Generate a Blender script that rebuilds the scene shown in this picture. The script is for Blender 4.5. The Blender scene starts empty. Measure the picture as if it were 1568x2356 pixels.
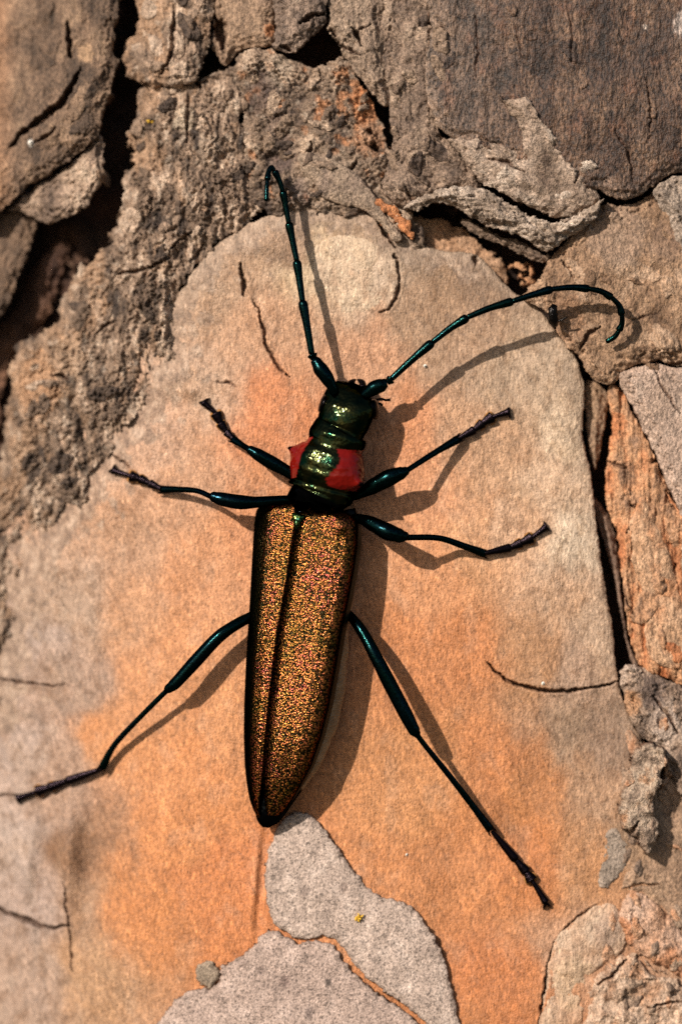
import bpy, math, random
import numpy as np
from mathutils import Vector

# ------------------------------------------------------------------ units
# One Blender unit is one centimetre.  Layout is written in "u": 337.4 u = 1 cm,
# x to the right, y down the trunk, H out of the bark towards the open air.
U = 337.4
CX, CY = 784.0, 1177.5
DIST = 30.0                       # camera distance, cm
K = 1.0 / 1.30421                 # finer measuring grid -> u
sc = bpy.context.scene
sc.unit_settings.system = 'METRIC'
sc.unit_settings.scale_length = 0.01
COL = sc.collection

# ------------------------------------------------------------------ camera
cam = bpy.data.cameras.new('camera')
cam_o = bpy.data.objects.new('camera', cam)
COL.objects.link(cam_o)
cam.sensor_fit = 'VERTICAL'
cam.sensor_height = 36.0
cam.lens = 36.0 * DIST / (2355.0 / U)
cam.clip_start = 0.5
cam.clip_end = 20000.0
cam_o.location = (0, -DIST, 0)
cam_o.rotation_euler = (math.radians(90), 0, 0)
cam.dof.use_dof = True
cam.dof.focus_distance = DIST - 0.20
cam.dof.aperture_fstop = 0.115     # lens is in mm, the scene in cm: a real f/14 or so
sc.camera = cam_o

# ------------------------------------------------------------------ light
SUN = Vector((-0.74, -1.0, 0.62)).normalized()
w = bpy.data.worlds.new('World'); sc.world = w; w.use_nodes = True
nt = w.node_tree
sky = nt.nodes.new('ShaderNodeTexSky'); sky.sky_type = 'NISHITA'; sky.sun_disc = False
sky.sun_elevation = math.asin(SUN.z)
sky.sun_rotation = math.atan2(SUN.x, SUN.y)
nt.links.new(sky.outputs[0], nt.nodes['Background'].inputs[0])
nt.nodes['Background'].inputs[1].default_value = 0.085
sun = bpy.data.lights.new('sun', 'SUN'); sun_o = bpy.data.objects.new('sun', sun); COL.objects.link(sun_o)
sun.energy = 5.0; sun.angle = math.radians(0.5); sun.color = (1.0, 0.94, 0.86)
sun_o.location = SUN * 60
sun_o.rotation_euler = SUN.to_track_quat('Z', 'Y').to_euler()
sc.view_settings.view_transform = 'Standard'
sc.view_settings.look = 'None'
sc.view_settings.exposure = 0.24
sc.view_settings.gamma = 1.0
sc.cycles.use_denoising = False
sc.cycles.max_bounces = 5
sc.render.filter_size = 1.15

# ------------------------------------------------------------------ noise
def _table(seed):
    r = np.random.RandomState(seed)
    a = r.rand(256, 256) * 2 * np.pi
    return np.cos(a), np.sin(a)
_T = [_table(s) for s in range(7)]

def perlin(X, Y, seed):
    gx, gy = _T[seed % 7]
    X = X + (seed * 37.17) % 251; Y = Y + (seed * 91.73) % 241
    xi = np.floor(X); yi = np.floor(Y)
    fx = X - xi; fy = Y - yi
    i0 = xi.astype(np.int64) & 255; j0 = yi.astype(np.int64) & 255
    i1 = (i0 + 1) & 255; j1 = (j0 + 1) & 255
    u = fx * fx * fx * (fx * (fx * 6 - 15) + 10); v = fy * fy * fy * (fy * (fy * 6 - 15) + 10)
    n00 = gx[i0, j0] * fx + gy[i0, j0] * fy
    n10 = gx[i1, j0] * (fx - 1) + gy[i1, j0] * fy
    n01 = gx[i0, j1] * fx + gy[i0, j1] * (fy - 1)
    n11 = gx[i1, j1] * (fx - 1) + gy[i1, j1] * (fy - 1)
    a = n00 + u * (n10 - n00); b = n01 + u * (n11 - n01)
    return 1.5 * (a + v * (b - a))

def fbm(X, Y, octaves, seed, gain=0.5):
    s = 0.0; amp = 1.0; tot = 0.0; f = 1.0
    for k in range(octaves):
        s = s + amp * perlin(X * f, Y * f, seed + k * 3); tot += amp
        amp *= gain; f *= 2.03
    return s / tot * 1.4

def ridged(X, Y, octaves, seed):
    s = 0.0; amp = 1.0; f = 1.0; tot = 0
    for k in range(octaves):
        s = s + amp * (1 - 2 * np.abs(perlin(X * f, Y * f, seed + k * 5))); tot += amp
        amp *= 0.5; f *= 2.1
    return s / tot

def sstep(a, b, x):
    t = np.clip((x - a) / (b - a), 0, 1)
    return t * t * (3 - 2 * t)

def s2l(c):
    c = np.asarray(c, float) / 255.0
    return np.where(c <= 0.04045, c / 12.92, ((c + 0.055) / 1.055) ** 2.4)

# ------------------------------------------------------------------ grid
STEP = 2.7
X0, X1, Y0, Y1 = -320.0, 1890.0, -270.0, 2630.0
gxs = np.arange(X0, X1, STEP); gys = np.arange(Y0, Y1, STEP)
NX, NY = len(gxs), len(gys)
TOP = np.full((NY, NX), -400.0)          # highest bark at each grid point

def curve(x, y=1200.0):
    """the trunk is round and leans: it falls back on both sides, most at the upper left"""
    lx = np.maximum(620.0 - x, 0.0)
    return -((x - 900.0) ** 2) / (2 * 6200.0) - lx ** 2 / 3600.0 - 0.17 * lx * np.clip((900.0 - y) / 900.0, 0, 1.3) ** 2

def world(x, y, H):
    """u coordinates (arrays) of bark to cm"""
    return np.stack([(x - CX) / U, -(H + curve(x, y)) / U, (CY - y) / U], -1)

def unproject(x, y, H):
    """place a measured point at its real height over the bark"""
    Ht = H + float(curve(x, y))
    f = (DIST * U - Ht) / (DIST * U)
    return Vector(((x - CX) * f / U, -Ht / U, (CY - y) * f / U))

def bark_height(x, y):
    i = int(round((x - X0) / STEP)); j = int(round((y - Y0) / STEP))
    return float(TOP[j, i])

# ------------------------------------------------------------------ materials
def mat(name):
    m = bpy.data.materials.new(name); m.use_nodes = True
    n = m.node_tree.nodes; l = m.node_tree.links
    return m, n, l, n['Principled BSDF']

def math_node(n, l, op, a, b=None):
    q = n.new('ShaderNodeMath'); q.operation = op
    for i, v in enumerate((a, b)):
        if v is None: continue
        if isinstance(v, (int, float)): q.inputs[i].default_value = v
        else: l.new(v, q.inputs[i])
    return q.outputs[0]

def noise_node(n, l, vec, scale, detail=3, rough=0.6):
    t = n.new('ShaderNodeTexNoise'); t.inputs['Scale'].default_value = scale
    t.inputs['Detail'].default_value = detail; t.inputs['Roughness'].default_value = rough
    l.new(vec, t.inputs['Vector']); return t.outputs[0]

def map_range(n, l, v, a, b, c, d):
    t = n.new('ShaderNodeMapRange'); l.new(v, t.inputs[0])
    for i, q in enumerate((a, b, c, d)): t.inputs[i + 1].default_value = q
    return t.outputs[0]

def bark_material(name, grain=0.5, bump=0.5, speck=0.0, stretch=0.5, tilt=0.0, rough=0.72, glint=0.3):
    m, n, l, p = mat(name)
    co = n.new('ShaderNodeTexCoord')
    mp = n.new('ShaderNodeMapping'); mp.inputs['Scale'].default_value = (1, 1, stretch)
    mp.inputs['Rotation'].default_value = (0, tilt, 0)
    l.new(co.outputs['Object'], mp.inputs[0]); vec = mp.outputs[0]
    at = n.new('ShaderNodeAttribute'); at.attribute_name = 'pigment'
    fine = noise_node(n, l, vec, 62, 3, 0.65)
    mid = noise_node(n, l, vec, 16, 3, 0.6)
    g1 = map_range(n, l, fine, 0.36, 0.64, 1 - grain, 1 + grain)
    g2 = map_range(n, l, mid, 0.3, 0.7, 1 - grain * 0.4, 1 + grain * 0.4)
    g = math_node(n, l, 'MULTIPLY', g1, g2)
    if speck:
        sp = noise_node(n, l, co.outputs['Object'], 58, 2, 0.55)
        g = math_node(n, l, 'MULTIPLY', g, map_range(n, l, sp, 0.36, 0.46, 1 - speck, 1))
    pit = noise_node(n, l, co.outputs['Object'], 84, 1, 0.5); flk = noise_node(n, l, vec, 96, 1, 0.5)
    g = math_node(n, l, 'MULTIPLY', g, map_range(n, l, pit, 0.30, 0.38, 0.50, 1.0))
    g = math_node(n, l, 'MULTIPLY', g, map_range(n, l, flk, 0.62, 0.70, 1.0, 1.45))
    mx = n.new('ShaderNodeVectorMath'); mx.operation = 'SCALE'
    l.new(at.outputs['Color'], mx.inputs[0]); l.new(g, mx.inputs['Scale'])
    l.new(mx.outputs[0], p.inputs['Base Color'])
    p.inputs['Roughness'].default_value = rough
    p.inputs['Specular IOR Level'].default_value = glint
    hsum = math_node(n, l, 'ADD', math_node(n, l, 'ADD', fine, math_node(n, l, 'MULTIPLY', pit, 0.6)), math_node(n, l, 'MULTIPLY', noise_node(n, l, vec, 130, 2, 0.6), 0.5))
    b = n.new('ShaderNodeBump'); b.inputs['Strength'].default_value = bump; b.inputs['Distance'].default_value = 0.012
    l.new(hsum, b.inputs['Height']); l.new(b.outputs[0], p.inputs['Normal'])
    return m

M = {
    'smooth': bark_material('smooth_inner_bark', 0.25, 0.85, 0.0, 0.34, 0.42, 0.62, 0.4),
    'scale': bark_material('grey_scale_bark', 0.28, 0.7, 0.55, 0.8, 0.2),
    'dark': bark_material('dark_weathered_bark', 0.75, 1.0, 0.0, 0.38, 0.1, 0.6, 0.45),
    'pale': bark_material('pale_crumbly_bark', 0.42, 0.9, 0.35, 0.8),
    'rough': bark_material('rough_grey_bark', 0.46, 1.0, 0.12, 0.6),
    'brown': bark_material('brown_bark', 0.42, 0.9, 0.0, 0.6, 0.3),
}

# ------------------------------------------------------------------ object helpers
def link(me, name, parent=None, m=None):
    o = bpy.data.objects.new(name, me); COL.objects.link(o)
    if parent is not None: o.parent = parent
    if m is not None: me.materials.append(m)
    return o

def grid_mesh(name, P, F, C):
    me = bpy.data.meshes.new(name)
    me.vertices.add(len(P)); me.vertices.foreach_set('co', P.astype(np.float32).ravel())
    me.loops.add(F.size); me.loops.foreach_set('vertex_index', F.astype(np.int32).ravel())
    me.polygons.add(len(F)); me.polygons.foreach_set('loop_start', np.arange(0, F.size, 4, dtype=np.int32))
    me.polygons.foreach_set('use_smooth', np.ones(len(F), dtype=bool))
    me.update(calc_edges=True)
    a = me.color_attributes.new('pigment', 'FLOAT_COLOR', 'POINT')
    a.data.foreach_set('color', np.concatenate([C, np.ones((len(C), 1))], 1).astype(np.float32).ravel())
    return me

# ------------------------------------------------------------------ the trunk
trunk = bpy.data.objects.new('pine_trunk', None); COL.objects.link(trunk)
trunk['label'] = 'weathered pine trunk with orange inner bark and cracked grey bark plates'
trunk['category'] = 'tree trunk'

def crom(pts, n, closed):
    P = np.asarray(pts, float); m = len(P); out = []
    rng = range(m if closed else m - 1)
    for i in rng:
        if closed: p0, p1, p2, p3 = P[i - 1], P[i], P[(i + 1) % m], P[(i + 2) % m]
        else: p0, p1, p2, p3 = P[max(i - 1, 0)], P[i], P[i + 1], P[min(i + 2, m - 1)]
        for k in range(n):
            t = k / n
            out.append(0.5 * (2 * p1 + (p2 - p0) * t + (2 * p0 - 5 * p1 + 4 * p2 - p3) * t * t + (3 * p1 - p0 - 3 * p2 + p3) * t ** 3))
    if not closed: out.append(P[-1])
    return np.array(out)

def seg_dist(X, Y, pts, closed):
    best = np.full(X.shape, 1e9); inside = np.zeros(X.shape, bool)
    m = len(pts)
    for i in range(m if closed else m - 1):
        ax, ay = pts[i]; bx, by = pts[(i + 1) % m]
        dx, dy = bx - ax, by - ay; L = dx * dx + dy * dy + 1e-9
        t = np.clip(((X - ax) * dx + (Y - ay) * dy) / L, 0, 1)
        best = np.minimum(best, (X - ax - t * dx) ** 2 + (Y - ay - t * dy) ** 2)
        if closed and ay != by:
            c = ((ay > Y) != (by > Y)) & (X < (bx - ax) * (Y - ay) / (by - ay) + ax)
            inside ^= c
    d = np.sqrt(best)
    return np.where(inside, d, -d) if closed else d

def bilinear(A, fx, fy):
    fx = np.clip(fx, 0, A.shape[1] - 1.001); fy = np.clip(fy, 0, A.shape[0] - 1.001)
    i = fx.astype(int); j = fy.astype(int); u = fx - i; v = fy - j
    return (A[j, i] * (1 - u) + A[j, i + 1] * u) * (1 - v) + (A[j + 1, i] * (1 - u) + A[j + 1, i + 1] * u) * v

def palette(n, cols):
    L = np.array([s2l(c) for c in cols]); q = np.clip(n, 0, 0.9999) * (len(cols) - 1)
    i = q.astype(int); f = (q - i)[..., None]
    return L[i] * (1 - f) + L[np.minimum(i + 1, len(cols) - 1)] * f

ALB = 0.80      # bark pigments are noted as they look in full sun
_seed = [11]

def bark(poly, H, thick, cols, m, name='bark_plate', parent=None, warp=5.0, warp_l=28.0, low=8.0, low_l=300.0,
         mid=3.0, mid_l=(40.0, 70.0), rid=0.0, rid_l=(60.0, 90.0), terr=0.0, terr_l=(90.0, 130.0), terr_n=4.0,
         edge=6.0, edge_w=14.0, under=6.0, tilt=(0, 0), carves=(), bumps=(), colour=None, wall=None, smooth=True,
         col_l=(70.0, 110.0), col_amp=0.75, lip=0.0, fine=1.0, label=None, spots=(), lam=None, conform=None, relief=None):
    if lam is None: lam = (3, 8.0, 4.5) if thick > 50 else (1, 6.0, 2.0)
    if thick > 50: edge = edge * 0.4
    _seed[0] += 17; sd = _seed[0]
    pl = np.asarray(poly, float)
    if smooth: pl = crom(pl, 4, True)
    pad = 24
    ix0 = max(int((pl[:, 0].min() - pad - X0) / STEP), 0); ix1 = min(int((pl[:, 0].max() + pad - X0) / STEP) + 1, NX)
    iy0 = max(int((pl[:, 1].min() - pad - Y0) / STEP), 0); iy1 = min(int((pl[:, 1].max() + pad - Y0) / STEP) + 1, NY)
    X, Y = np.meshgrid(gxs[ix0:ix1], gys[iy0:iy1])
    # outline: signed distance, ragged by noise
    cs = 4.0 if X.size < 120000 else 8.0
    cxs = np.arange(X[0, 0] - 40, X[0, -1] + 40 + cs, cs); cys = np.arange(Y[0, 0] - 40, Y[-1, 0] + 40 + cs, cs)
    CXg, CYg = np.meshgrid(cxs, cys)
    SD = seg_dist(CXg, CYg, pl, True)
    warp = warp * 1.25
    wx = X + warp * fbm(X / warp_l, Y / warp_l, 5, sd, 0.62); wy = Y + warp * fbm(X / warp_l, Y / warp_l, 5, sd + 5, 0.62)
    d = bilinear(SD, (wx - cxs[0]) / cs, (wy - cys[0]) / cs)
    gy, gx = np.gradient(d, STEP); gl = np.maximum(np.hypot(gx, gy), 0.25); nx, ny = gx / gl, gy / gl
    d = d / np.clip(gl, 0.6, 2.0)
    keep = d > -3.2 * STEP
    # relief
    mx_, my_ = pl[:, 0].mean(), pl[:, 1].mean()
    h = H + tilt[0] * (X - mx_) + tilt[1] * (Y - my_) + low * fbm(X / low_l, Y / low_l, 3, sd + 1)
    rel = relief(X, Y) if relief is not None else 1.0
    h += mid * rel * fbm(X / mid_l[0], Y / mid_l[1], 4, sd + 2)
    h += fine * fbm(X / 9.0, Y / 12.0, 2, sd + 9)
    if rid: h += rid * rel * ridged(X / rid_l[0] + 0.4 * fbm(X / 60, Y / 60, 2, sd + 7), Y / rid_l[1], 4, sd + 3)
    tn = 0
    if terr:
        t = terr_n * (0.5 + 0.5 * fbm(X / terr_l[0], Y / terr_l[1], 5, sd + 4, 0.55)); f = np.floor(t)
        tn = f + sstep(0, 0.16, t - f); h += terr * rel * (tn - terr_n / 2)
    for (bx, by, rx, ry, rot, amp) in bumps:
        c, s = math.cos(rot), math.sin(rot); dx, dy = X - bx, Y - by
        h += amp * np.exp(-(((dx * c + dy * s) / rx) ** 2 + ((-dx * s + dy * c) / ry) ** 2))
    din = np.maximum(d, 0)
    if conform is not None:
        h += np.maximum(TOP[iy0:iy1, ix0:ix1], -60) * conform
    for j in range(lam[0]):
        dj = d + lam[1] * 1.6 * fbm(X / 34 + 5 * j, Y / 46, 4, sd + 90 + j, 0.6) + 1.2 * perlin(X / 8, Y / 8, sd + 95 + j)
        h -= lam[2] * (1 - sstep(-1.6, 1.6, dj - lam[1] * (j + 0.7)))
    h -= edge * np.exp(-din / edge_w) * 1.0
    if lip: h += lip * np.exp(-((din - 5) / 9.0) ** 2)
    crack = np.zeros(X.shape)
    for (cp, cw, cd) in carves:
        cp = crom(cp, 5, False)
        b = [cp[:, 0].min() - 40, cp[:, 0].max() + 40, cp[:, 1].min() - 40, cp[:, 1].max() + 40]
        a0, a1 = np.searchsorted(X[0], b[:2]); b0, b1 = np.searchsorted(Y[:, 0], b[2:])
        if a1 - a0 < 2 or b1 - b0 < 2: continue
        sx, sy = X[b0:b1, a0:a1], Y[b0:b1, a0:a1]
        wsx = sx + 6.0 * fbm(sx / 26, sy / 26, 4, sd + 31, 0.6); wsy = sy + 6.0 * fbm(sx / 26, sy / 26, 4, sd + 37, 0.6)
        q = seg_dist(wsx, wsy, cp, False)
        # cracks pinch out towards both ends
        e0 = np.hypot(sx - cp[0, 0], sy - cp[0, 1]); e1 = np.hypot(sx - cp[-1, 0], sy - cp[-1, 1])
        ln = np.hypot(*(cp[-1] - cp[0])) + 1.0
        ww = cw * (0.12 + 1.0 * np.clip(np.minimum(e0, e1) / (0.42 * ln), 0, 1) ** 0.8) * (1 + 0.7 * fbm(sx / 22, sy / 22, 3, sd + 41))
        k = 1 - sstep(ww * 0.55, ww * 1.1 + 1.6, q)
        h[b0:b1, a0:a1] -= cd * k
        h[b0:b1, a0:a1] += 2.0 * np.exp(-((q - ww * 2.2) / (ww * 1.2 + 2)) ** 2)
        crack[b0:b1, a0:a1] = np.maximum(crack[b0:b1, a0:a1], k)
    # walls: everything outside the outline folds down behind the rim
    t = np.clip(-d / (2.6 * STEP), 0, 1)
    dm = np.minimum(d, 0)
    px = X - nx * dm + nx * under * t + np.where(d < 0, 1.5 * fbm(X / 7, Y / 7, 2, sd + 8), 0)
    py = Y - ny * dm + ny * under * t
    hh = h - t * thick
    # pigment
    n = 0.5 + col_amp * fbm(X / col_l[0], Y / col_l[1], 5, sd + 6, 0.6)
    if terr: n = n + 0.10 * (tn - terr_n / 2)
    C = palette(n, cols)
    if colour is not None: C = colour(X, Y, C, n, d, sd)
    for (bx, by, r, c_, amt) in spots:
        q = np.hypot(X - bx, (Y - by) * 0.8) / r + 0.35 * fbm(X / (r * 0.5), Y / (r * 0.5), 3, sd + 51)
        k = ((1 - sstep(0.7, 1.15, q)) * amt)[..., None]
        C = C * (1 - k) + s2l(c_) * k
    wcol = s2l(wall if wall is not None else (112, 78, 56))
    kw = sstep(0.05, 0.6, t)[..., None]; C = C * (1 - kw) + wcol * kw * (0.8 + 0.4 * n[..., None])
    kc = (crack * 0.75)[..., None]; C = C * (1 - kc) + s2l((88, 60, 44)) * kc
    C = np.clip(C * ALB * np.array([1.01, 0.975, 0.975]), 0.004, 0.85)
    # mesh
    idx = np.full(X.shape, -1); idx[keep] = np.arange(keep.sum())
    a, b, c2, e = idx[:-1, :-1], idx[1:, :-1], idx[1:, 1:], idx[:-1, 1:]
    ok = (a >= 0) & (b >= 0) & (c2 >= 0) & (e >= 0)
    if conform is not None:                  # a flake is one piece: drop stray specks of the ragged outline
        seen = np.zeros(ok.shape, bool); best = []
        for j0, i0 in zip(*np.nonzero(ok)):
            if seen[j0, i0]: continue
            stack = [(j0, i0)]; seen[j0, i0] = True; comp = []
            while stack:
                j, i = stack.pop(); comp.append((j, i))
                for a_, b_ in ((j + 1, i), (j - 1, i), (j, i + 1), (j, i - 1)):
                    if 0 <= a_ < ok.shape[0] and 0 <= b_ < ok.shape[1] and ok[a_, b_] and not seen[a_, b_]: seen[a_, b_] = True; stack.append((a_, b_))
            if len(comp) > len(best): best = comp
        ok = np.zeros(ok.shape, bool); ok[tuple(np.array(best).T)] = True
        keep = np.zeros(keep.shape, bool)
        for dj, di in ((0, 0), (1, 0), (0, 1), (1, 1)): keep[dj:dj + ok.shape[0], di:di + ok.shape[1]] |= ok
        idx = np.full(X.shape, -1); idx[keep] = np.arange(keep.sum())
        a, b, c2, e = idx[:-1, :-1], idx[1:, :-1], idx[1:, 1:], idx[:-1, 1:]
    F = np.stack([a[ok], b[ok], c2[ok], e[ok]], 1)
    P = world(px[keep], py[keep], hh[keep])
    me = grid_mesh(name, P, F, C[keep])
    o = link(me, name, parent or trunk, M[m])
    if label: o['label'] = label
    win = TOP[iy0:iy1, ix0:ix1]; ins = d > 0
    win[ins] = np.maximum(win[ins], h[ins])
    return o

# -- heartwood sheet far behind the cracks, rising to ordinary bark beyond the traced plates
def trunk_core():
    xs = np.concatenate([np.arange(-2600, -320, 26.0), np.arange(-320, 1890, 9.0), np.arange(1890, 4200, 26.0)])
    ys = np.concatenate([np.arange(-3000, -270, 26.0), np.arange(-270, 2630, 9.0), np.arange(2630, 5400, 26.0)])
    X, Y = np.meshgrid(xs, ys)
    out = np.maximum(np.maximum(-290 - X, X - 1860), np.maximum(-240 - Y, Y - 2600))
    k = sstep(-20, 120, out)
    deep = -150 + 35 * fbm(X / 140, Y / 220, 4, 3) + 10 * fbm(X / 25, Y / 40, 3, 5)
    t = 5 * (0.5 + 0.5 * fbm(X / 300, Y / 520, 5, 71)); f = np.floor(t)
    shell = -60 + 22 * (f + sstep(0, 0.12, t - f)) + 8 * fbm(X / 70, Y / 120, 4, 73) - 90 * (np.abs(fbm(X / 420, Y / 900, 4, 75)) < 0.035)
    h = deep * (1 - k) + shell * k
    C = palette(0.5 + 0.7 * fbm(X / 160, Y / 260, 5, 77), [(84, 66, 55), (140, 113, 92), (172, 144, 120), (190, 140, 102)])
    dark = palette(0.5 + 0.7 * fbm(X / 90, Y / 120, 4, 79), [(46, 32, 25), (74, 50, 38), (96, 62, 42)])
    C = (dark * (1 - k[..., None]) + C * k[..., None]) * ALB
    ny, nx = X.shape; idx = np.arange(nx * ny).reshape(ny, nx)
    F = np.stack([idx[:-1, :-1].ravel(), idx[1:, :-1].ravel(), idx[1:, 1:].ravel(), idx[:-1, 1:].ravel()], 1)
    cv = np.maximum(curve(X, Y), -1100 - 0.0 * X)
    P = np.stack([(X - CX) / U, -(h + cv) / U, (CY - Y) / U], -1).reshape(-1, 3)
    return link(grid_mesh('inner_trunk', P, F, C.reshape(-1, 3)), 'inner_trunk', trunk, M['rough'])
trunk_core()

ROUGH = [(64, 52, 44), (100, 82, 67), (132, 109, 89), (162, 136, 113), (198, 173, 148)]
GREY = [(168, 148, 133), (192, 170, 153), (208, 187, 170)]
DARK = [(52, 38, 28), (74, 54, 41), (95, 72, 55), (116, 90, 69)]
PALE = [(126, 108, 92), (158, 138, 118), (180, 160, 140), (198, 180, 160)]
BROWN = [(108, 83, 62), (138, 108, 82), (162, 130, 101), (184, 154, 126)]
FLAKE = [(164, 98, 58), (188, 126, 84), (196, 148, 108), (150, 116, 90)]

# -- orange slab: pigment measured at points
_pts = np.array([
 (400,1500,208,148,105),(250,1700,206,145,100),(450,1900,206,140,92),(300,2100,202,136,88),(500,2050,202,132,85),
 (950,1500,215,150,108),(1000,1300,216,155,112),(1150,1750,212,148,106),(1200,2000,207,142,98),(950,1800,215,158,116),
 (1150,2250,207,140,98),(620,950,207,140,100),(450,1300,205,148,108),(300,1250,188,146,114),(330,1010,196,156,126),
 (600,750,196,152,118),(850,800,201,152,117),(740,600,206,178,143),(850,620,205,178,150),(550,640,180,146,116),
 (1000,650,163,130,100),(1100,620,138,110,86),(1180,850,184,155,126),(1280,850,178,152,125),(1300,1000,185,160,132),
 (1250,1100,190,158,128),(1350,1250,197,174,147),(1300,1400,181,146,116),(1380,1450,180,150,122),(1150,1050,196,155,120),
 (1200,1200,205,163,128),(1080,1250,213,160,118),(1330,1550,177,144,117),(1300,1700,164,134,107),(1400,1700,150,121,97),
 (1380,1850,178,140,108),(1350,2000,190,140,100),(1300,2150,190,145,112),(60,1500,191,167,147),(50,1750,190,166,146),
 (60,1950,195,172,152),(80,2100,186,161,141),(60,2300,184,155,130),(150,1600,180,150,125),(180,1400,180,150,125),
 (150,1960,150,113,82),(180,2100,165,128,98),(200,2250,180,140,105),(900,2050,214,152,110),(580,2000,206,134,87),
 (600,1200,205,144,104),(900,1000,208,146,106),(1000,1150,211,152,112),(800,520,160,132,104),(650,530,170,138,110),
 (950,560,140,116,94),(480,880,196,160,130),(400,1130,196,150,116),(1050,2000,212,150,108),(1450,1900,160,130,102),
 (1050,780,176,142,112),(960,720,172,138,108),(1240,1800,196,140,100),(300,1420,196,148,112),(340,1600,204,146,104),
 (120,1780,186,152,124),(-200,1800,178,150,128),(-200,2400,170,140,116),(1700,2300,170,136,108),(700,1400,207,148,108),
 (1100,1500,210,146,104),(1220,1500,190,148,116),(560,1650,208,148,104),(380,1750,210,146,100),(1000,2400,205,142,100)], float)
_edge_line = crom([(1100,585),(1000,562),(900,512),(780,482),(640,485),(540,540),(428,650),(402,800),(352,925),(258,1032),(186,1150),(70,1290),(20,1450),(-10,1650)], 3, False)
for _p in _pts:
    if _p[0] > 1220 and 880 < _p[1] < 1480: _p[2:] *= (1.10, 1.10, 1.10)
    if 800 < _p[0] < 1260 and _p[1] > 1450: _p[2:] *= (0.95, 0.92, 0.86)
    if _p[0] < 160: _p[2:] *= (0.92, 0.91, 0.92)
def slab_colour(X, Y, C, n, d, sd):
    wx = X + 45 * fbm(X / 120, Y / 190, 4, sd + 60); wy = Y + 60 * fbm(X / 120, Y / 190, 4, sd + 63)
    ny, nx = X.shape; st = 6
    num = np.zeros((ny, nx, 3)); den = np.zeros((ny, nx))
    L = s2l(_pts[:, 2:])
    cx_, cy_ = np.arange(X[0, 0] - 200, X[0, -1] + 220, 14.0), np.arange(Y[0, 0] - 200, Y[-1, 0] + 220, 14.0)
    gx_, gy_ = np.meshgrid(cx_, cy_); num = np.zeros(gx_.shape + (3,)); den = np.zeros(gx_.shape)
    for i in range(len(_pts)):
        r2 = (gx_ - _pts[i, 0]) ** 2 + (gy_ - _pts[i, 1]) ** 2 + 900.0
        k = 1 / r2 ** 2.4; num += k[..., None] * L[i]; den += k
    G = num / den[..., None]
    fx, fy = (wx - cx_[0]) / 14.0, (wy - cy_[0]) / 14.0
    C = np.stack([bilinear(G[..., q], fx, fy) for q in range(3)], -1)
    # long slanting fibres and blotches
    a = math.radians(62); u = X * math.cos(a) + Y * math.sin(a); v = -X * math.sin(a) + Y * math.cos(a)
    s1 = fbm(u / 120, v / 6.5, 4, sd + 66, 0.6); s2 = fbm(X / 46, Y / 60, 4, sd + 69)
    s3 = sstep(0.2, 0.62, fbm(X / 11, Y / 14, 3, sd + 78, 0.6))
    C = C * (1 + 0.20 * s1 + 0.14 * s2 - 0.20 * s3)[..., None]
    org = np.clip((C[..., 0] / (C[..., 2] + 1e-4) - 2.6) / 2.4, 0, 1)[..., None]
    C = C * (1 - org * np.array([0.02, 0.075, 0.20]))
    tanish = 1 - np.clip((C[..., 0] / (C[..., 2] + 1e-4) - 2.2) / 2.0, 0, 1)
    mott = sstep(-0.05, 0.45, fbm(X / 26, Y / 38, 5, sd + 84, 0.62)) * (0.12 + 0.22 * tanish)
    C = C * (1 - mott[..., None] * np.array([0.85, 1.0, 1.15]))
    red = sstep(0.12, 0.5, fbm(X / 80, Y / 120, 4, sd + 72))[..., None] * 0.35
    C = C * (1 - red * np.array([0.08, 0.16, 0.28]))
    pale = sstep(0.15, 0.6, fbm(X / 60, Y / 90, 4, sd + 75))[..., None] * 0.12
    C = C * (1 - pale) + s2l((198, 176, 152)) * pale * C.mean(-1, keepdims=True) / 0.30
    # crusts of the older bark still cling near the rough margin
    lo = np.arange(X[0, 0], X[0, -1] + 24, 12.0), np.arange(Y[0, 0], Y[-1, 0] + 24, 12.0)
    Q = seg_dist(*np.meshgrid(*lo), _edge_line, False); Q = bilinear(Q, (X - lo[0][0]) / 12.0, (Y - lo[1][0]) / 12.0)
    cr = sstep(0.38, 0.60, np.exp(-Q / 75.0) + 0.55 * fbm(X / 34, Y / 44, 5, sd + 91, 0.62) - 0.05)[..., None] * 0.8
    C = C * (1 - cr) + palette(0.5 + 0.8 * fbm(X / 24, Y / 30, 4, sd + 93, 0.6), [(104, 86, 72), (142, 116, 95), (172, 145, 121), (194, 168, 144)]) * cr
    # tan rim where the skin is worn along the outline
    k = (np.exp(-np.maximum(d, 0) / 26.0) * 0.4)[..., None]
    return C * (1 - k) + s2l((186, 164, 140)) * k

slab_cracks = [
 ([(553,606),(558,640),(562,682)], 4.5, 26), ([(583,690),(600,730),(612,790),(638,840),(668,868)], 2.6, 20),
 ([(1117,1522),(1150,1555),(1190,1575),(1250,1588),(1330,1588),(1400,1576),(1424,1564)], 3.6, 30),
 ([(-60,1560),(60,1578),(150,1580)], 2.4, 16), ([(-60,2092),(40,2126),(100,2145),(152,2138)], 5.0, 32),
 ([(140,2040),(146,2090),(152,2140),(158,2200),(160,2245)], 2.0, 14), ([(-30,1842),(44,1838)], 2.2, 14),
 ([(1274,2168),(1258,2250),(1248,2310),(1233,2380)], 3.4, 28), ([(245,1045),(270,1052),(295,1072)], 2.0, 12),
 ([(905,585),(917,620),(914,672),(896,705),(868,722)], 3.0, 20), ([(864,500),(892,545),(910,572)], 4.5, 26),
 ([(1092,590),(1093,610)], 3.0, 20), ([(1372,2080),(1330,2112),(1290,2148),(1272,2168)], 1.8, 10),
 ([(500,880),(530,880),(545,892)], 2.0, 10),
]
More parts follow.
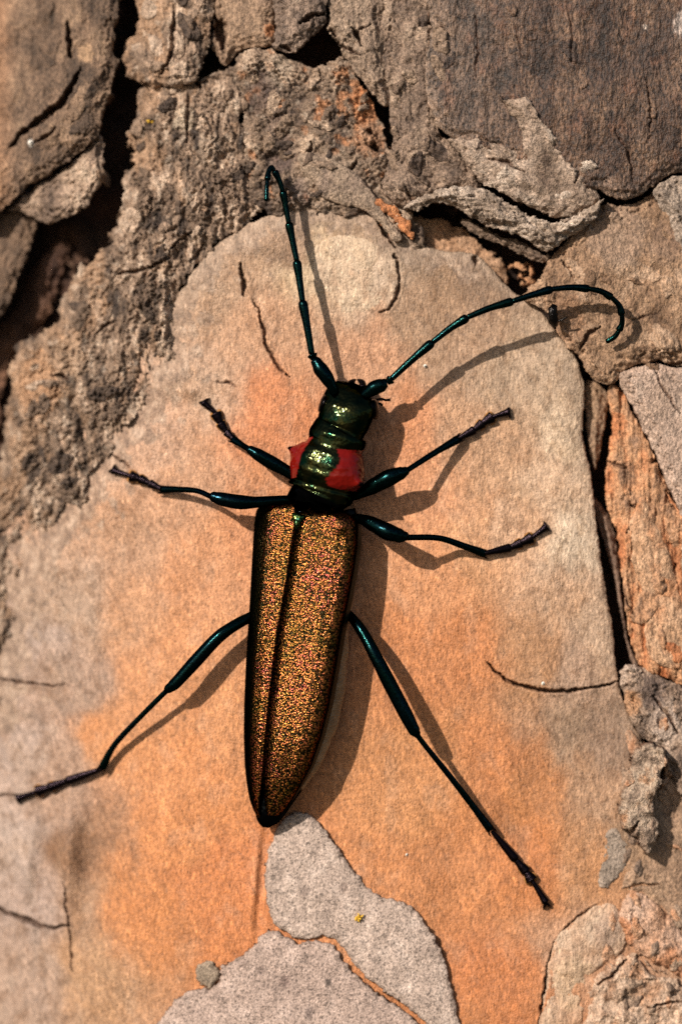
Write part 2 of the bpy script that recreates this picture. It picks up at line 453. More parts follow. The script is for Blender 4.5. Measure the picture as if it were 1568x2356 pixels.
slab_bumps = [(470,700,40,70,0.4,9), (430,880,50,40,0,8), (600,560,80,26,-0.3,8), (330,1010,60,40,-0.6,8), (230,1150,60,40,-0.6,8), (130,1290,46,70,0.4,8), (980,610,70,24,0.2,7), 
 (150,1970,26,120,0.05,22), (208,2010,30,130,0.0,-15), (92,2000,24,130,0.0,-12), (120,2230,40,120,0,-10), (1180,1890,38,150,-0.75,-16), (1110,1850,34,150,-0.75,10),
 (700,640,180,120,0,10), (860,640,60,70,0,6), (300,1120,120,90,0,8), (390,870,60,40,-0.6,10), (440,900,22,18,0,9), (1000,2100,120,400,0.5,-8),
 (585,2030,10,110,0.08,7), (600,2030,9,110,0.08,-6), (250,1200,34,46,0.5,6), (1300,1000,60,400,0.1,8), (470,620,60,50,0,9)]
bark([(-310,1230),(-60,1160),(60,1060),(150,1000),(250,860),(350,760),(430,640),(500,560),(600,500),(700,480),(780,478),(850,488),
      (900,510),(960,556),(1030,575),(1100,585),(1150,640),(1180,668),(1235,705),(1285,770),(1318,812),(1338,860),(1346,905),(1340,960),
      (1344,1020),(1358,1080),(1366,1140),(1378,1250),(1394,1350),(1408,1440),(1416,1505),(1424,1570),(1446,1640),(1475,1700),
      (1510,1800),(1580,1900),(1700,2000),(1880,2100),(1885,2625),(-310,2625)],
     0, 95, [(200,145,105)], 'smooth', warp=3.5, warp_l=46, low=12, low_l=420, mid=2.2, mid_l=(60, 110), fine=0.7, edge=16, edge_w=22,
     under=16, carves=slab_cracks, bumps=slab_bumps, colour=slab_colour, lam=(1, 5.0, 3.0), wall=(138, 112, 92), label='broad smooth orange slab of inner bark under the beetle',
     spots=[(640,1905,1,(0,0,0),0)])

# -- thin grey scales left on the slab
def scale_colour(X, Y, C, n, d, sd):
    k = (np.exp(-np.maximum(d, 0) / 5.0) * 0.5)[..., None]
    return C * (1 - k) + s2l((120, 98, 80)) * k
bark([(655,1880),(632,1920),(612,1983),(612,2056),(627,2118),(658,2144),(692,2160),(736,2154),(778,2167),(816,2220),(884,2279),(972,2345),
      (1040,2440),(1075,2440),(1056,2345),(1036,2257),(1015,2188),(972,2115),(932,2076),(863,2056),(810,1997),(765,1934),(722,1882),(690,1868)],
     14, 18, GREY, 'scale', name='bark_scale', warp=6, warp_l=20, low=5, low_l=120, mid=2.4, edge=4, edge_w=8, under=1, fine=0.7, colour=scale_colour, col_l=(45, 60),
     label='grey speckled bark scale with a tuft of yellow lichen',
     spots=[(695,2235,8,(60,50,44),.8),(705,2240,6,(60,50,44),.6),(790,2040,10,(110,90,80),.6),(700,2050,12,(130,112,102),.5)])
bark([(617,2138),(580,2178),(541,2211),(512,2222),(498,2268),(448,2276),(409,2300),(372,2345),(330,2460),(1010,2470),(952,2345),(884,2295),
      (816,2240),(790,2208),(770,2178),(733,2162),(692,2169),(655,2153)],
     17, 20, [(164,142,128),(186,162,146),(202,178,162)], 'scale', name='bark_scale', warp=6, warp_l=20, low=5, low_l=120, mid=2.4, edge=4, edge_w=8, under=1, fine=0.7,
     colour=scale_colour, col_l=(45, 60), label='large pinkish grey bark scale beside an orange groove',
     spots=[(755,2258,8,(66,58,52),.85),(655,2256,14,(120,98,90),.6),(712,2328,12,(80,66,62),.6),(600,2230,10,(125,105,96),.5)])
bark([(476,2213),(497,2220),(504,2242),(496,2264),(476,2270),(456,2264),(448,2242),(455,2220)], 8, 9, [(140,122,102),(166,148,126)], 'scale', name='bark_scale',
     warp=9, warp_l=30, low=1, mid=1.5, edge=5, edge_w=7, under=0, fine=0.8, label='small round grey bark scale')
# raised round flake on the upper slab
bark([(700,590),(760,545),(830,545),(885,572),(908,610),(908,668),(890,700),(862,718),(800,735),(730,720),(690,660)], 10, 8, [(196,166,132),(206,180,150),(198,158,124)],
     'smooth', name='bark_scale', warp=4, warp_l=40, low=6, low_l=90, mid=2, edge=9, edge_w=40, under=2, fine=0.7, wall=(120, 90, 68),
     label='round pale flake lifting from the orange slab')

# -- grey rough bark on the left
def rough_colour(X, Y, C, n, d, sd):
    tan = sstep(0.2, 0.7, fbm(X / 60, Y / 130, 4, sd + 80) + 0.5 * (1 - sstep(60, 260, X + 0.35 * (Y - 900))))[..., None] * 0.75
    C = C * (1 - tan) + s2l((166, 132, 102)) * tan
    streak = fbm(X / 10, Y / 90, 4, sd + 83, 0.6)[..., None]
    lich = sstep(0.25, 0.55, fbm(X / 22, Y / 26, 4, sd + 86))[..., None] * 0.45
    C = C * (1 + 0.34 * streak)
    return C * (1 - lich) + s2l((196, 176, 154)) * lich
def left_relief(X, Y):
    return 0.42 + 0.75 * np.exp(-(seg_dist(X, Y, _edge_line, False) / 95.0) ** 2)
bark([(328,196),(375,192),(440,188),(530,172),(558,230),(572,330),(572,400),(600,440),(640,475),(590,496),(535,535),(470,592),(428,645),
      (418,700),(406,780),(386,870),(352,925),(296,965),(258,1032),(214,1090),(186,1150),(110,1208),(70,1290),(30,1375),(14,1500),(-14,1640),(-150,1720),(-315,1740),
      (-315,1090),(-60,1075),(-6,1030),(0,980),(4,890),(24,812),(60,768),(112,748),(134,700),(152,634),(228,562),(268,490),(284,400),(298,310),(312,235)],
     17, 150, ROUGH, 'rough', warp=22, warp_l=60, low=18, low_l=200, mid=7, mid_l=(15, 62), rid=6, rid_l=(10, 64), terr=5.5, terr_l=(48, 110), terr_n=7, lam=(5, 22.0, 3.2), col_amp=1.0, col_l=(34, 90), fine=1.6, relief=left_relief,
     edge=20, edge_w=26, under=26, colour=rough_colour, wall=(96, 70, 54), label='rough grey crumbling bark plate beside the deep black crack',
     carves=[([(268,628),(310,622),(345,612),(370,600)], 4, 26), ([(390,570),(420,545),(440,535)], 4, 22), ([(120,860),(150,868)], 4, 18),
             ([(215,770),(240,745),(262,735)], 3, 18), ([(225,905),(236,915)], 4, 18), ([(300,905),(320,870),(325,840)], 3, 20), ([(345,500),(350,440)], 2, 14),
             ([(430,330),(432,250),(428,210)], 3, 16), ([(470,560),(440,600)], 3, 16), ([(270,1100),(290,1060),(300,1020)], 3, 18), ([(190,1140),(200,1110)], 3, 18)],
     bumps=[(440,300,50,110,0,10), (120,900,60,110,0,12), (330,760,80,120,0.5,-8), (160,1120,70,80,0,10), (60,1000,40,120,0,8)],
     spots=[(420,270,26,(196,176,150),.7),(480,330,26,(180,156,132),.7),(80,880,60,(184,142,106),.7),(150,820,40,(178,146,116),.6)])
bark([(314,-265),(312,40),(300,72),(276,98),(284,160),(318,186),(352,196),(402,193),(452,182),(474,120),(486,60),(505,-265)],
     34, 170, ROUGH, 'rough', warp=8, warp_l=30, low=10, mid=5, mid_l=(26, 60), rid=4.5, rid_l=(14, 60), terr=4, edge=18, edge_w=22, under=20, colour=rough_colour, wall=(90, 66, 52),
     carves=[([(400,10),(395,110),(372,170)], 4, 24), ([(345,190),(330,186)], 4, 20)], label='grey ridged bark plate at the top of the black crack')

# -- top-left plates in front of the crack
def tl_colour(X, Y, C, n, d, sd):
    tan = (1 - sstep(-40, 44, X))[..., None] * 0.6
    C = C * (1 - tan) + s2l((190, 142, 104)) * tan
    return C * (1 + 0.2 * fbm(X / 14, Y / 90, 3, sd + 80))[..., None]
TL = [(70, 56, 45), (96, 77, 61), (120, 96, 76), (148, 121, 96)]
bark([(-315,-265),(276,-265),(276,0),(262,60),(263,112),(272,140),(250,204),(234,270),(224,312),(172,352),(112,392),(60,424),(24,452),(-60,520),(-315,640)],
     92, 190, TL, 'rough', warp=7, warp_l=40, low=14, low_l=160, mid=4, mid_l=(30, 70), rid=3.5, rid_l=(14, 50), terr=4, terr_l=(50, 120), edge=22, edge_w=30, under=18, tilt=(-0.10, 0.0),
     colour=tl_colour, wall=(104, 80, 62), carves=[([(182,150),(150,215),(104,258),(52,292),(18,330)], 8, 60), ([(150,40),(154,86),(158,124)], 4.5, 40), ([(70,322),(110,305),(126,285)], 3, 20)],
     bumps=[(205,190,26,90,0.35,12), (100,300,40,24,-0.5,14)], label='high brown bark plate with a slanting black slit',
     spots=[(195,115,20,(176,142,108),.7),(260,300,6,(210,190,165),.9),(66,322,8,(214,204,192),.9)])
bark([(230,300),(238,370),(226,425),(192,474),(150,496),(108,508),(78,498),(40,480),(10,470),(80,416),(150,376),(200,330)],
     62, 160, [(104, 86, 72), (140, 117, 98), (176, 150, 126), (198, 174, 148)], 'rough', warp=7, warp_l=30, low=12, low_l=80, mid=7, mid_l=(30, 40), rid=6, rid_l=(40, 40), edge=24, edge_w=30, under=24,
     wall=(80, 58, 46), label='rounded knobbly bark lobe hanging over the black crack')
bark([(-315,520),(0,452),(52,470),(74,500),(60,560),(36,620),(18,668),(-10,720),(-120,830),(-315,960)],
     30, 150, TL, 'rough', warp=7, warp_l=30, low=12, mid=7, rid=8, rid_l=(24, 90), edge=24, edge_w=26, under=18, tilt=(-0.05, 0), wall=(80, 58, 46), label='narrow tapering bark plate below the high brown plate')
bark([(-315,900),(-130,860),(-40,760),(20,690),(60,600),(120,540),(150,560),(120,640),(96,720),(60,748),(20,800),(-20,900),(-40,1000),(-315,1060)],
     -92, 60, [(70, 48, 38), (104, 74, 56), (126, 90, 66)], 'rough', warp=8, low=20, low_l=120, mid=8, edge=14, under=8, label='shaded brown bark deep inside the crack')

# -- top middle
def mid_colour(X, Y, C, n, d, sd):
    o = sstep(0.30, 0.62, fbm(X / 40, Y / 40, 4, sd + 80) + 0.75 * np.exp(-((X - 830) / 70) ** 2 - ((Y - 235) / 80) ** 2))[..., None] * 0.7
    C = C * (1 - o) + s2l((190, 132, 90)) * o
    lich = sstep(0.28, 0.5, fbm(X / 20, Y / 18, 4, sd + 86))[..., None] * 0.5
    return C * (1 - lich) + s2l((190, 170, 148)) * lich
MIDC = [(66, 54, 46), (100, 82, 68), (126, 105, 86), (150, 126, 104), (180, 155, 130)]
bark([(455,188),(520,152),(556,116),(600,108),(650,118),(684,140),(738,152),(782,128),(806,150),(850,225),(884,300),(905,380),(880,425),(930,478),(965,520),
      (975,572),(930,560),(885,520),(850,500),(780,492),(700,492),(620,500),(575,440),(560,330),(552,230),(520,186)],
     10, 130, MIDC, 'rough', lam=(4, 14.0, 3.2), warp=14, warp_l=44, low=14, low_l=140, mid=4, mid_l=(30, 30), rid=4.0, rid_l=(26, 20), terr=5, terr_l=(70, 50), terr_n=6, fine=1.6, edge=12, edge_w=22, under=14,
     colour=mid_colour, wall=(120, 84, 58), label='lichen dusted bark plate above the antenna tip',
     bumps=[(600,150,60,26,0,10),(660,340,44,30,0,-8), (620,360,24,22,0,-10), (840,250,50,50,0,-14)],
     carves=[([(716,325),(714,345),(704,358)], 3, 20), ([(820,372),(806,390)], 3.5, 22), ([(640,560),(650,520),(690,490)], 2, 10), ([(700,512),(720,496),(724,488)], 3, 16),
             ([(630,275),(640,262)], 3, 12), ([(760,262),(762,276)], 2.5, 14), ([(846,300),(850,306)], 5, 24), ([(826,536),(842,524)], 3, 20), ([(862,336),(870,350)], 5, 30), ([(700,560),(720,540)], 2, 10)],
     spots=[(645,355,38,(98,80,72),.8),(640,290,30,(112,92,80),.6),(840,235,34,(198,134,88),.8),(850,320,36,(168,122,88),.6),(690,440,26,(112,96,90),.5),(760,410,60,(160,138,116),.6),(640,160,36,(186,164,140),.6),(600,210,40,(104,84,74),.5)])
# curved growth layers arching over the plate
bark([(690,352),(760,366),(820,400),(860,450),(890,500),(925,545),(905,556),(868,512),(830,482),(780,470),(740,452),(720,420),(690,390)], 26, 26, [(132,112,96),(158,136,114),(172,148,124)], 'rough',
     name='bark_flake', warp=4, warp_l=22, low=5, mid=3, edge=8, edge_w=16, under=4, tilt=(0.03, -0.05), wall=(190, 128, 84), label='thin arched grey flake edged with orange')
bark([(838,446),(880,462),(918,488),(944,520),(950,552),(930,540),(905,508),(870,484),(848,474)], 24, 26, [(150,104,72),(190,122,76),(204,140,92)], 'brown',
     name='bark_flake', warp=8, warp_l=24, col_l=(20, 30), low=4, mid=3, edge=5, edge_w=10, under=4, label='bright orange sliver of inner bark')
bark([(505,-265),(490,40),(482,90),(500,128),(520,150),(556,112),(620,104),(634,60),(634,-265)], 18, 120, [(112,90,74),(142,116,94),(160,132,106)], 'rough', warp=6, low=10, mid=3, edge=12, under=12,
     carves=[([(492,30),(506,66),(514,108)], 10, 50)], spots=[(620,70,14,(190,126,80),.8),(560,50,60,(158,130,104),.6)], label='smooth tan bark plate beside a dark slot')
bark([(636,-265),(632,60),(626,104),(650,122),(680,126),(712,96),(744,66),(752,20),(750,-265)], 40, 150, [(92,78,68),(120,101,86),(142,120,102),(166,144,122)], 'rough', warp=6, low=10, mid=5, rid=4, rid_l=(20, 20), terr=4, edge=16, under=22,
     carves=[([(690,56),(720,40),(742,36)], 5, 30), ([(648,108),(672,118)], 3, 18)], label='grey bark plate above the black triangular hole')
bark([(752,-265),(756,30),(750,66),(776,104),(800,150),(846,206),(884,250),(896,210),(884,100),(890,-265)], 30, 140, [(112,94,80),(144,122,102),(168,145,122)], 'rough', warp=6, low=10, mid=5, rid=4, rid_l=(16, 30), terr=4, edge=14, under=14,
     carves=[([(812,70),(824,90),(830,106)], 5, 34), ([(826,70),(850,60)], 2, 14), ([(770,92),(800,118),(826,130)], 3, 20), ([(764,74),(776,84)], 4, 26)], label='cracked pale bark strip above the orange patch')
bark([(884,-265),(876,60),(880,150),(892,230),(900,330),(884,400),(874,430),(905,470),(940,486),(975,474),(1015,446),(1060,440),(1108,446),(1090,380),(1050,330),(1010,300),(1010,150),(1020,-265)],
     34, 150, [(92,76,64),(120,100,84),(146,123,103),(174,150,127)], 'pale', warp=6, warp_l=26, low=10, low_l=120, mid=5, mid_l=(26, 40), terr=5, terr_l=(50, 80), terr_n=4, edge=14, under=14,
     carves=[([(930,430),(950,462),(958,480)], 2.5, 16)], bumps=[(1000,400,50,40,0.4,-12)], label='mottled grey bark strip beside the dark plate')

# -- right top
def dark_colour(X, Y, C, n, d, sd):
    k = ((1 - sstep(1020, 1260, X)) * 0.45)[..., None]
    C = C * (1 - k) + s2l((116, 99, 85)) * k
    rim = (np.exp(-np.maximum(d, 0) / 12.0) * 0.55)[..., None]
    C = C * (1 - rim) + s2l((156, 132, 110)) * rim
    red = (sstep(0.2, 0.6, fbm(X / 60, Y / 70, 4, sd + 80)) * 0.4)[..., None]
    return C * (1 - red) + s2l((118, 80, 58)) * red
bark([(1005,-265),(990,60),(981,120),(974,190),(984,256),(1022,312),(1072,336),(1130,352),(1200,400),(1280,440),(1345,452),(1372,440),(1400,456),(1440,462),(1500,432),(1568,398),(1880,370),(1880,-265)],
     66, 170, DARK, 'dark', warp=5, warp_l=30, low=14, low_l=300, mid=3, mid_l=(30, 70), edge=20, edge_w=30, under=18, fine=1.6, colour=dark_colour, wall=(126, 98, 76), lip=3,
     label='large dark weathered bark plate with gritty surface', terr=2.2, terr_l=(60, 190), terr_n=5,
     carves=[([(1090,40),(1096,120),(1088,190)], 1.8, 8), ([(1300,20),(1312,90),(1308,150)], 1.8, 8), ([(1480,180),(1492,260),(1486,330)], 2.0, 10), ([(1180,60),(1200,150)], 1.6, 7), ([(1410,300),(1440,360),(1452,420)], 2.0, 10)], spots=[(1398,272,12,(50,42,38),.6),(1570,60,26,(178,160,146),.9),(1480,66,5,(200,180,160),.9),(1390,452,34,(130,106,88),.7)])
bark([(1140,222),(1162,236),(1206,228),(1226,244),(1262,300),(1300,362),(1340,404),(1376,452),(1362,478),(1318,502),(1270,500),(1212,480),(1152,446),(1112,428),(1084,402),(1052,356),(1026,322),(1066,322),(1122,330),(1166,346),(1196,346),(1192,300),(1166,262)],
     76, 60, [(112, 92, 76), (146, 124, 104), (172, 149, 128), (194, 174, 153)], 'pale', warp=6, warp_l=26, low=9, low_l=80, mid=3, mid_l=(30, 34), terr=3, terr_l=(60, 50), terr_n=3, lam=(2, 7.0, 3.5), edge=18, edge_w=22, under=8, tilt=(0.0, -0.10), wall=(140, 116, 96),
     carves=[([(1222,240),(1250,285),(1262,300)], 5, 40), ([(1292,352),(1312,380),(1338,400)], 3.5, 26), ([(1120,372),(1160,378),(1200,404)], 3, 12), ([(1330,398),(1320,420)], 2, 14), ([(1268,300),(1276,312)], 5, 40)], label='pale crumbly ledge of bark under the dark plate',
     bumps=[(1160,400,70,14,0.45,8)])
bark([(925,482),(962,458),(1012,438),(1062,430),(1112,440),(1162,466),(1222,500),(1282,512),(1338,486),(1388,456),(1352,520),(1300,552),(1262,582),(1212,558),(1180,542),(1130,530),(1082,504),(1042,482),(1000,470),(962,486)],
     80, 150, PALE, 'pale', warp=7, warp_l=22, low=8, low_l=80, mid=2.5, mid_l=(40, 26), terr=5, terr_l=(130, 20), terr_n=4, edge=16, edge_w=18, under=12, tilt=(0.0, -0.12), wall=(112, 86, 68),
     carves=[([(1080,418),(1130,438),(1180,468),(1230,494),(1290,505)], 4, 30)], label='long pale overhanging bark lip above a shaded hollow')
bark([(1060,500),(1110,520),(1160,545),(1196,552),(1226,572),(1268,590),(1240,604),(1200,590),(1160,566),(1110,548),(1070,526)], 24, 70, [(112,92,76),(146,122,100)], 'pale', name='bark_flake', warp=6, warp_l=18, low=6, mid=4, edge=8, under=14,
     wall=(84, 62, 48), label='ragged lower layer of the overhanging lip')
bark([(940,500),(1000,496),(1060,520),(1110,560),(1150,590),(1172,640),(1150,668),(1110,640),(1050,590),(980,580),(930,560)], -40, 40, [(150,112,82),(172,134,102),(186,150,120)], 'brown', warp=8, low=12, low_l=90, mid=5, rid=6, terr=4, edge=10, under=8,
     label='brown bark floor under the pale lip')
_rc = random.Random(9)
for q in range(11):
    fx, fy, ln, an = _rc.uniform(1176, 1244), _rc.uniform(604, 668), _rc.uniform(9, 20), _rc.uniform(0, 3.1)
    c_, s_ = math.cos(an), math.sin(an); pts = []
    for k in range(7):
        th = 2 * math.pi * k / 7; e = _rc.uniform(0.6, 1.25); u, v = ln * e * math.cos(th), ln * 0.5 * e * math.sin(th); pts.append((fx + c_ * u - s_ * v, fy + s_ * u + c_ * v))
    bark(pts, -64 + 3 * q, 18, [(150, 100, 66), (186, 134, 94), (200, 156, 116)], 'brown', name='bark_crumb', warp=3, warp_l=10, low=3, low_l=30, mid=3, mid_l=(10, 12), edge=2, edge_w=3, under=3,
         tilt=(_rc.uniform(-.7, .7), _rc.uniform(-.7, .7)), smooth=False)

# -- right side
def right_colour(X, Y, C, n, d, sd):
    a = math.radians(55); u = X * math.cos(a) + Y * math.sin(a); v = -X * math.sin(a) + Y * math.cos(a)
    return C * (1 + 0.14 * fbm(u / 90, v / 14, 3, sd + 80))[..., None]
bark([(1236,640),(1262,592),(1306,548),(1376,476),(1440,470),(1500,442),(1568,408),(1880,380),(1880,870),(1700,858),(1568,842),(1500,832),(1440,850),(1416,880),(1380,885),(1352,860),(1336,830),(1306,800),(1280,770),(1256,720),(1200,690),(1215,660)],
     42, 140, BROWN, 'brown', warp=7, warp_l=30, low=14, low_l=200, mid=4, mid_l=(40, 60), rid=3, terr=3, terr_l=(80, 120), edge=16, edge_w=22, under=12, colour=right_colour, wall=(116, 84, 62),
     carves=[([(1440,750),(1470,730),(1510,722)], 2, 8), ([(1290,600),(1320,640)], 2.5, 12), ([(1500,846),(1530,842),(1580,832)], 3, 18), ([(1330,800),(1352,770),(1380,752)], 4, 18)], label='brown bark plate beneath the curling antenna',
     bumps=[(1330,720,60,50,0,-10), (1450,620,90,120,0.4,8), (1568,700,60,100,0,8)],
     spots=[(1300,740,50,(140,104,76),.6),(1480,1000,2,(0,0,0),0),(1420,540,70,(150,126,106),.6),(1530,560,40,(118,94,78),.5)])
bark([(1502,432),(1540,412),(1580,400),(1880,380),(1880,600),(1590,640),(1556,580),(1540,520),(1508,470)], 56, 60, [(132,116,102),(156,138,120),(172,154,136)], 'pale', warp=6, low=8, mid=5, terr=4, edge=14, under=8, label='grey bark plate beside the gritty dark plate')
bark([(1424,858),(1470,842),(1510,836),(1568,848),(1880,880),(1880,1290),(1600,1210),(1556,1160),(1520,1080),(1484,1000),(1450,930),(1422,888)], 50, 80, [(156,132,112),(176,150,130),(190,166,146)], 'brown', warp=5, warp_l=36, low=8, mid=2, fine=1, edge=10, edge_w=18, under=4,
     colour=right_colour, wall=(150, 110, 80), carves=[([(1505,850),(1520,890),(1560,950)], 2, 8)], label='pale pinkish bark plate beside orange flakes')
bark([(1398,896),(1420,884),(1452,936),(1486,1006),(1522,1086),(1558,1166),(1604,1216),(1880,1300),(1880,1640),(1620,1600),(1560,1570),(1500,1550),(1472,1536),(1450,1470),(1436,1390),(1428,1310),(1418,1230),(1402,1180),(1390,1130),(1396,1060),(1408,980)],
     12, 130, FLAKE, 'brown', warp=5, warp_l=26, low=10, low_l=120, mid=3, mid_l=(20, 90), rid=3, rid_l=(14, 160), terr=5, terr_l=(26, 260), terr_n=6, lam=(2, 6.0, 3.5), edge=12, edge_w=16, under=10, colour=right_colour, wall=(150, 88, 50),
     carves=[([(1500,1064),(1520,1050),(1526,1044)], 3.5, 20), ([(1440,1224),(1470,1204),(1482,1196)], 3.5, 20), ([(1450,1160),(1470,1168)], 3, 16), ([(1395,1060),(1420,1070),(1440,1078)], 3, 14), ([(1530,1110),(1560,1124)], 3, 14), ([(1420,1330),(1460,1420)], 2, 8), ([(1540,1310),(1552,1302)], 4, 20)],
     label='layered orange bark flakes along the narrow black crack', spots=[(1420,970,20,(196,126,80),.8),(1440,1090,24,(130,100,78),.6)])
bark([(1440,1216),(1452,1256),(1450,1292),(1462,1325),(1478,1362),(1482,1400),(1484,1480),(1500,1520),(1560,1540),(1600,1500),(1568,1380),(1540,1280),(1510,1200),(1480,1140),(1462,1160),(1450,1190)], 26, 20, [(178,136,100),(192,154,120),(184,126,84)], 'brown', name='bark_flake', warp=4, low=8, low_l=80, mid=3, mid_l=(16, 60),
     rid=3, rid_l=(18, 120), edge=8, edge_w=14, under=3, wall=(196, 120, 70), colour=right_colour, label='tan tongue shaped flake lying on the orange flakes')
bark([(1530,1130),(1560,1200),(1568,1300),(1590,1400),(1640,1500),(1880,1500),(1880,1310),(1620,1240),(1570,1180)], 34, 40, [(160,128,100),(186,146,112),(186,120,76)], 'brown', name='bark_flake', warp=5, low=8, mid=3, rid=4, rid_l=(20, 90), edge=10, under=3, label='long brown flake at the edge of the orange flakes')
bark([(1350,872),(1388,888),(1402,912),(1396,970),(1386,1020),(1374,1078),(1364,1066),(1352,1010),(1348,940)], -16, 80, [(120,96,76),(150,122,96),(172,138,106)], 'brown', warp=4, low=8, mid=4, edge=8, under=6, label='narrow brown bark sliver wedged in the crack')
bark([(1368,1142),(1400,1182),(1420,1240),(1430,1330),(1446,1470),(1474,1536),(1452,1516),(1428,1400),(1414,1320),(1396,1262),(1380,1206)], -34, 70, [(112,90,76),(140,114,94)], 'brown', warp=3, low=6, mid=3, edge=8, under=5, label='thin grey bark sliver inside the black crack')

# -- lower right
LR = [(112,94,80),(150,124,102),(180,152,126),(196,140,100)]
bark([(1424,1548),(1462,1528),(1512,1552),(1568,1580),(1620,1610),(1880,1650),(1880,1860),(1600,1840),(1540,1800),(1500,1720),(1470,1690),(1444,1640)], 22, 70, [(104,88,76),(146,122,102),(176,152,130),(190,168,148)], 'pale', warp=6, low=12, low_l=90, mid=6, terr=6, terr_l=(60, 70), edge=14, under=8,
     carves=[([(1440,1640),(1452,1680),(1462,1700)], 4, 24), ([(1500,1600),(1530,1640),(1560,1690)], 3, 16)], spots=[(1500,1590,34,(92,76,68),.7),(1450,1620,26,(176,128,86),.7),(1530,1660,40,(186,164,146),.6)], label='mottled grey lump of bark below the crack')
bark([(1500,1780),(1560,1790),(1600,1810),(1880,1840),(1880,2230),(1600,2170),(1560,2140),(1520,2096),(1476,2060),(1432,2050),(1436,2010),(1462,1980),(1500,1950),(1515,1860)], 8, 40, [(138,110,86),(160,130,104),(178,146,116)], 'brown', warp=6, low=10, mid=4, terr=3, edge=10, under=4,
     colour=right_colour, carves=[([(1430,2050),(1470,2036),(1520,2040)], 2.5, 14)], label='brown bark beside the grey curled flake')
bark([(1491,1710),(1522,1722),(1526,1752),(1517,1790),(1505,1836),(1506,1870),(1510,1906),(1500,1948),(1481,1960),(1466,1930),(1444,1912),(1425,1884),(1428,1834),(1450,1790),(1452,1746),(1466,1720)], 62, 66, [(110,92,76),(148,126,106),(178,156,132),(160,120,88)], 'pale', name='bark_flake', col_l=(30, 44), warp=9, warp_l=24, low=14, low_l=60, mid=3, terr=3, lam=(1, 5.0, 3.0), edge=18, edge_w=16, under=-4,
     carves=[([(1466,1890),(1452,1912),(1444,1930)], 3, 18)], tilt=(0.15, 0.0), label='raised grey curled flake casting a dark shadow')
bark([(1408,1900),(1438,1924),(1448,1950),(1443,1988),(1416,2032),(1388,2046),(1375,2014),(1380,1960),(1390,1922)], 7, 12, [(136,120,104),(164,146,128),(184,166,148)], 'scale', name='bark_scale', warp=9, warp_l=30, low=4, mid=2, edge=5, edge_w=9, under=1, label='small grey leaf shaped bark scale')
bark([(1424,2096),(1440,2062),(1478,2058),(1524,2094),(1566,2134),(1610,2170),(1880,2240),(1880,2360),(1600,2270),(1548,2236),(1500,2212),(1450,2180),(1428,2140)], 22, 40, [(176,132,100),(190,152,124),(198,166,142)], 'brown', warp=6, low=12, low_l=70, mid=4, terr=3, edge=16, edge_w=20, under=4,
     label='pink rounded bark lump', spots=[(1430,2150,30,(188,122,76),.7),(1540,2230,40,(188,124,80),.6)])
bark([(1274,2168),(1326,2114),(1376,2082),(1412,2084),(1436,2116),(1440,2160),(1426,2196),(1384,2222),(1350,2270),(1340,2360),(1340,2470),(1216,2470),(1240,2352),(1254,2280)], 8, 24, [(182,140,106),(192,158,128),(200,172,144)], 'smooth', warp=5, low=8, low_l=90, mid=3, edge=6, edge_w=14, under=2, terr=2,
     spots=[(1400,2140,34,(150,124,104),.7),(1320,2260,50,(202,172,138),.6)], label='tan bark patch beside a thin vertical crack')
bark([(1352,2278),(1390,2226),(1432,2200),(1462,2196),(1500,2226),(1548,2250),(1600,2286),(1880,2380),(1880,2600),(1330,2600),(1340,2380)], 16, 40, [(170,122,84),(186,148,118),(198,170,144),(150,116,90)], 'brown', warp=8, warp_l=24, low=12, low_l=80, mid=5, terr=5, terr_l=(60, 50), edge=12, under=6,
     carves=[([(1436,2190),(1470,2206),(1498,2236),(1532,2246),(1580,2250)], 4.5, 28), ([(1370,2268),(1410,2240),(1440,2206)], 3, 18), ([(1490,2320),(1540,2308),(1580,2310)], 2.5, 14)], label='broken tan and orange bark at the foot of the slab')

# -- loose flakes lying on the rough bark
_rg = random.Random(5)
def flakes(n, region, pal, m, size, lift=(3, 8), lean=0.0, xmax=None, xmin=None):
    x0, x1, y0, y1 = region; rp = crom(np.array([(x0, y0), (x1, y0), (x1, y1), (x0, y1)], float), 1, True)
    for _ in range(n):
        x, y = _rg.uniform(x0, x1), _rg.uniform(y0, y1); a = lean + _rg.gauss(0, 0.5); L = _rg.uniform(*size); W = L * _rg.uniform(0.3, 0.65)
        if bark_height(x, y) < -30: continue
        if xmax and x > np.interp(y, *xmax): continue
        if xmin and x < np.interp(y, *xmin): continue
        if x > np.interp(y, [590, 640, 700, 800, 900, 960, 1040, 1100, 1160, 1250], [470, 415, 400, 385, 340, 280, 235, 195, 160, 70]) and x < 700 and y > 500: continue
        c_, s_ = math.cos(a), math.sin(a); pts = []
        for k in range(9):
            th = 2 * math.pi * k / 9; q = _rg.uniform(0.7, 1.15); u, v = W * q * math.cos(th), L * q * math.sin(th)
            pts.append((x + c_ * u - s_ * v, y + s_ * u + c_ * v))
        k0 = _rg.randrange(len(pal) - 1)
        bark(pts, _rg.uniform(*lift), 10, [pal[k0], pal[k0 + 1]], m, name='bark_flake', warp=4, warp_l=18, low=2, mid=2.5, mid_l=(16, 22), edge=2, edge_w=5, under=2,
             conform=0.97, tilt=(_rg.uniform(-.12, .12), _rg.uniform(-.12, .12)), col_l=(20, 30), lam=(1, 4.0, 2.0))
flakes(46, (290, 560, 200, 620), ROUGH, 'rough', (14, 46), lean=0.1)
flakes(40, (60, 420, 600, 1180), ROUGH, 'rough', (14, 42), lean=0.5)
flakes(30, (560, 860, 150, 480), MIDC, 'rough', (12, 36), lean=0.9)
flakes(14, (330, 470, -20, 180), ROUGH, 'rough', (14, 40))
flakes(16, (890, 1010, 20, 440), MIDC, 'pale', (14, 40), lean=-0.2)
flakes(14, (10, 240, 10, 420), TL, 'rough', (16, 50), lean=0.4)
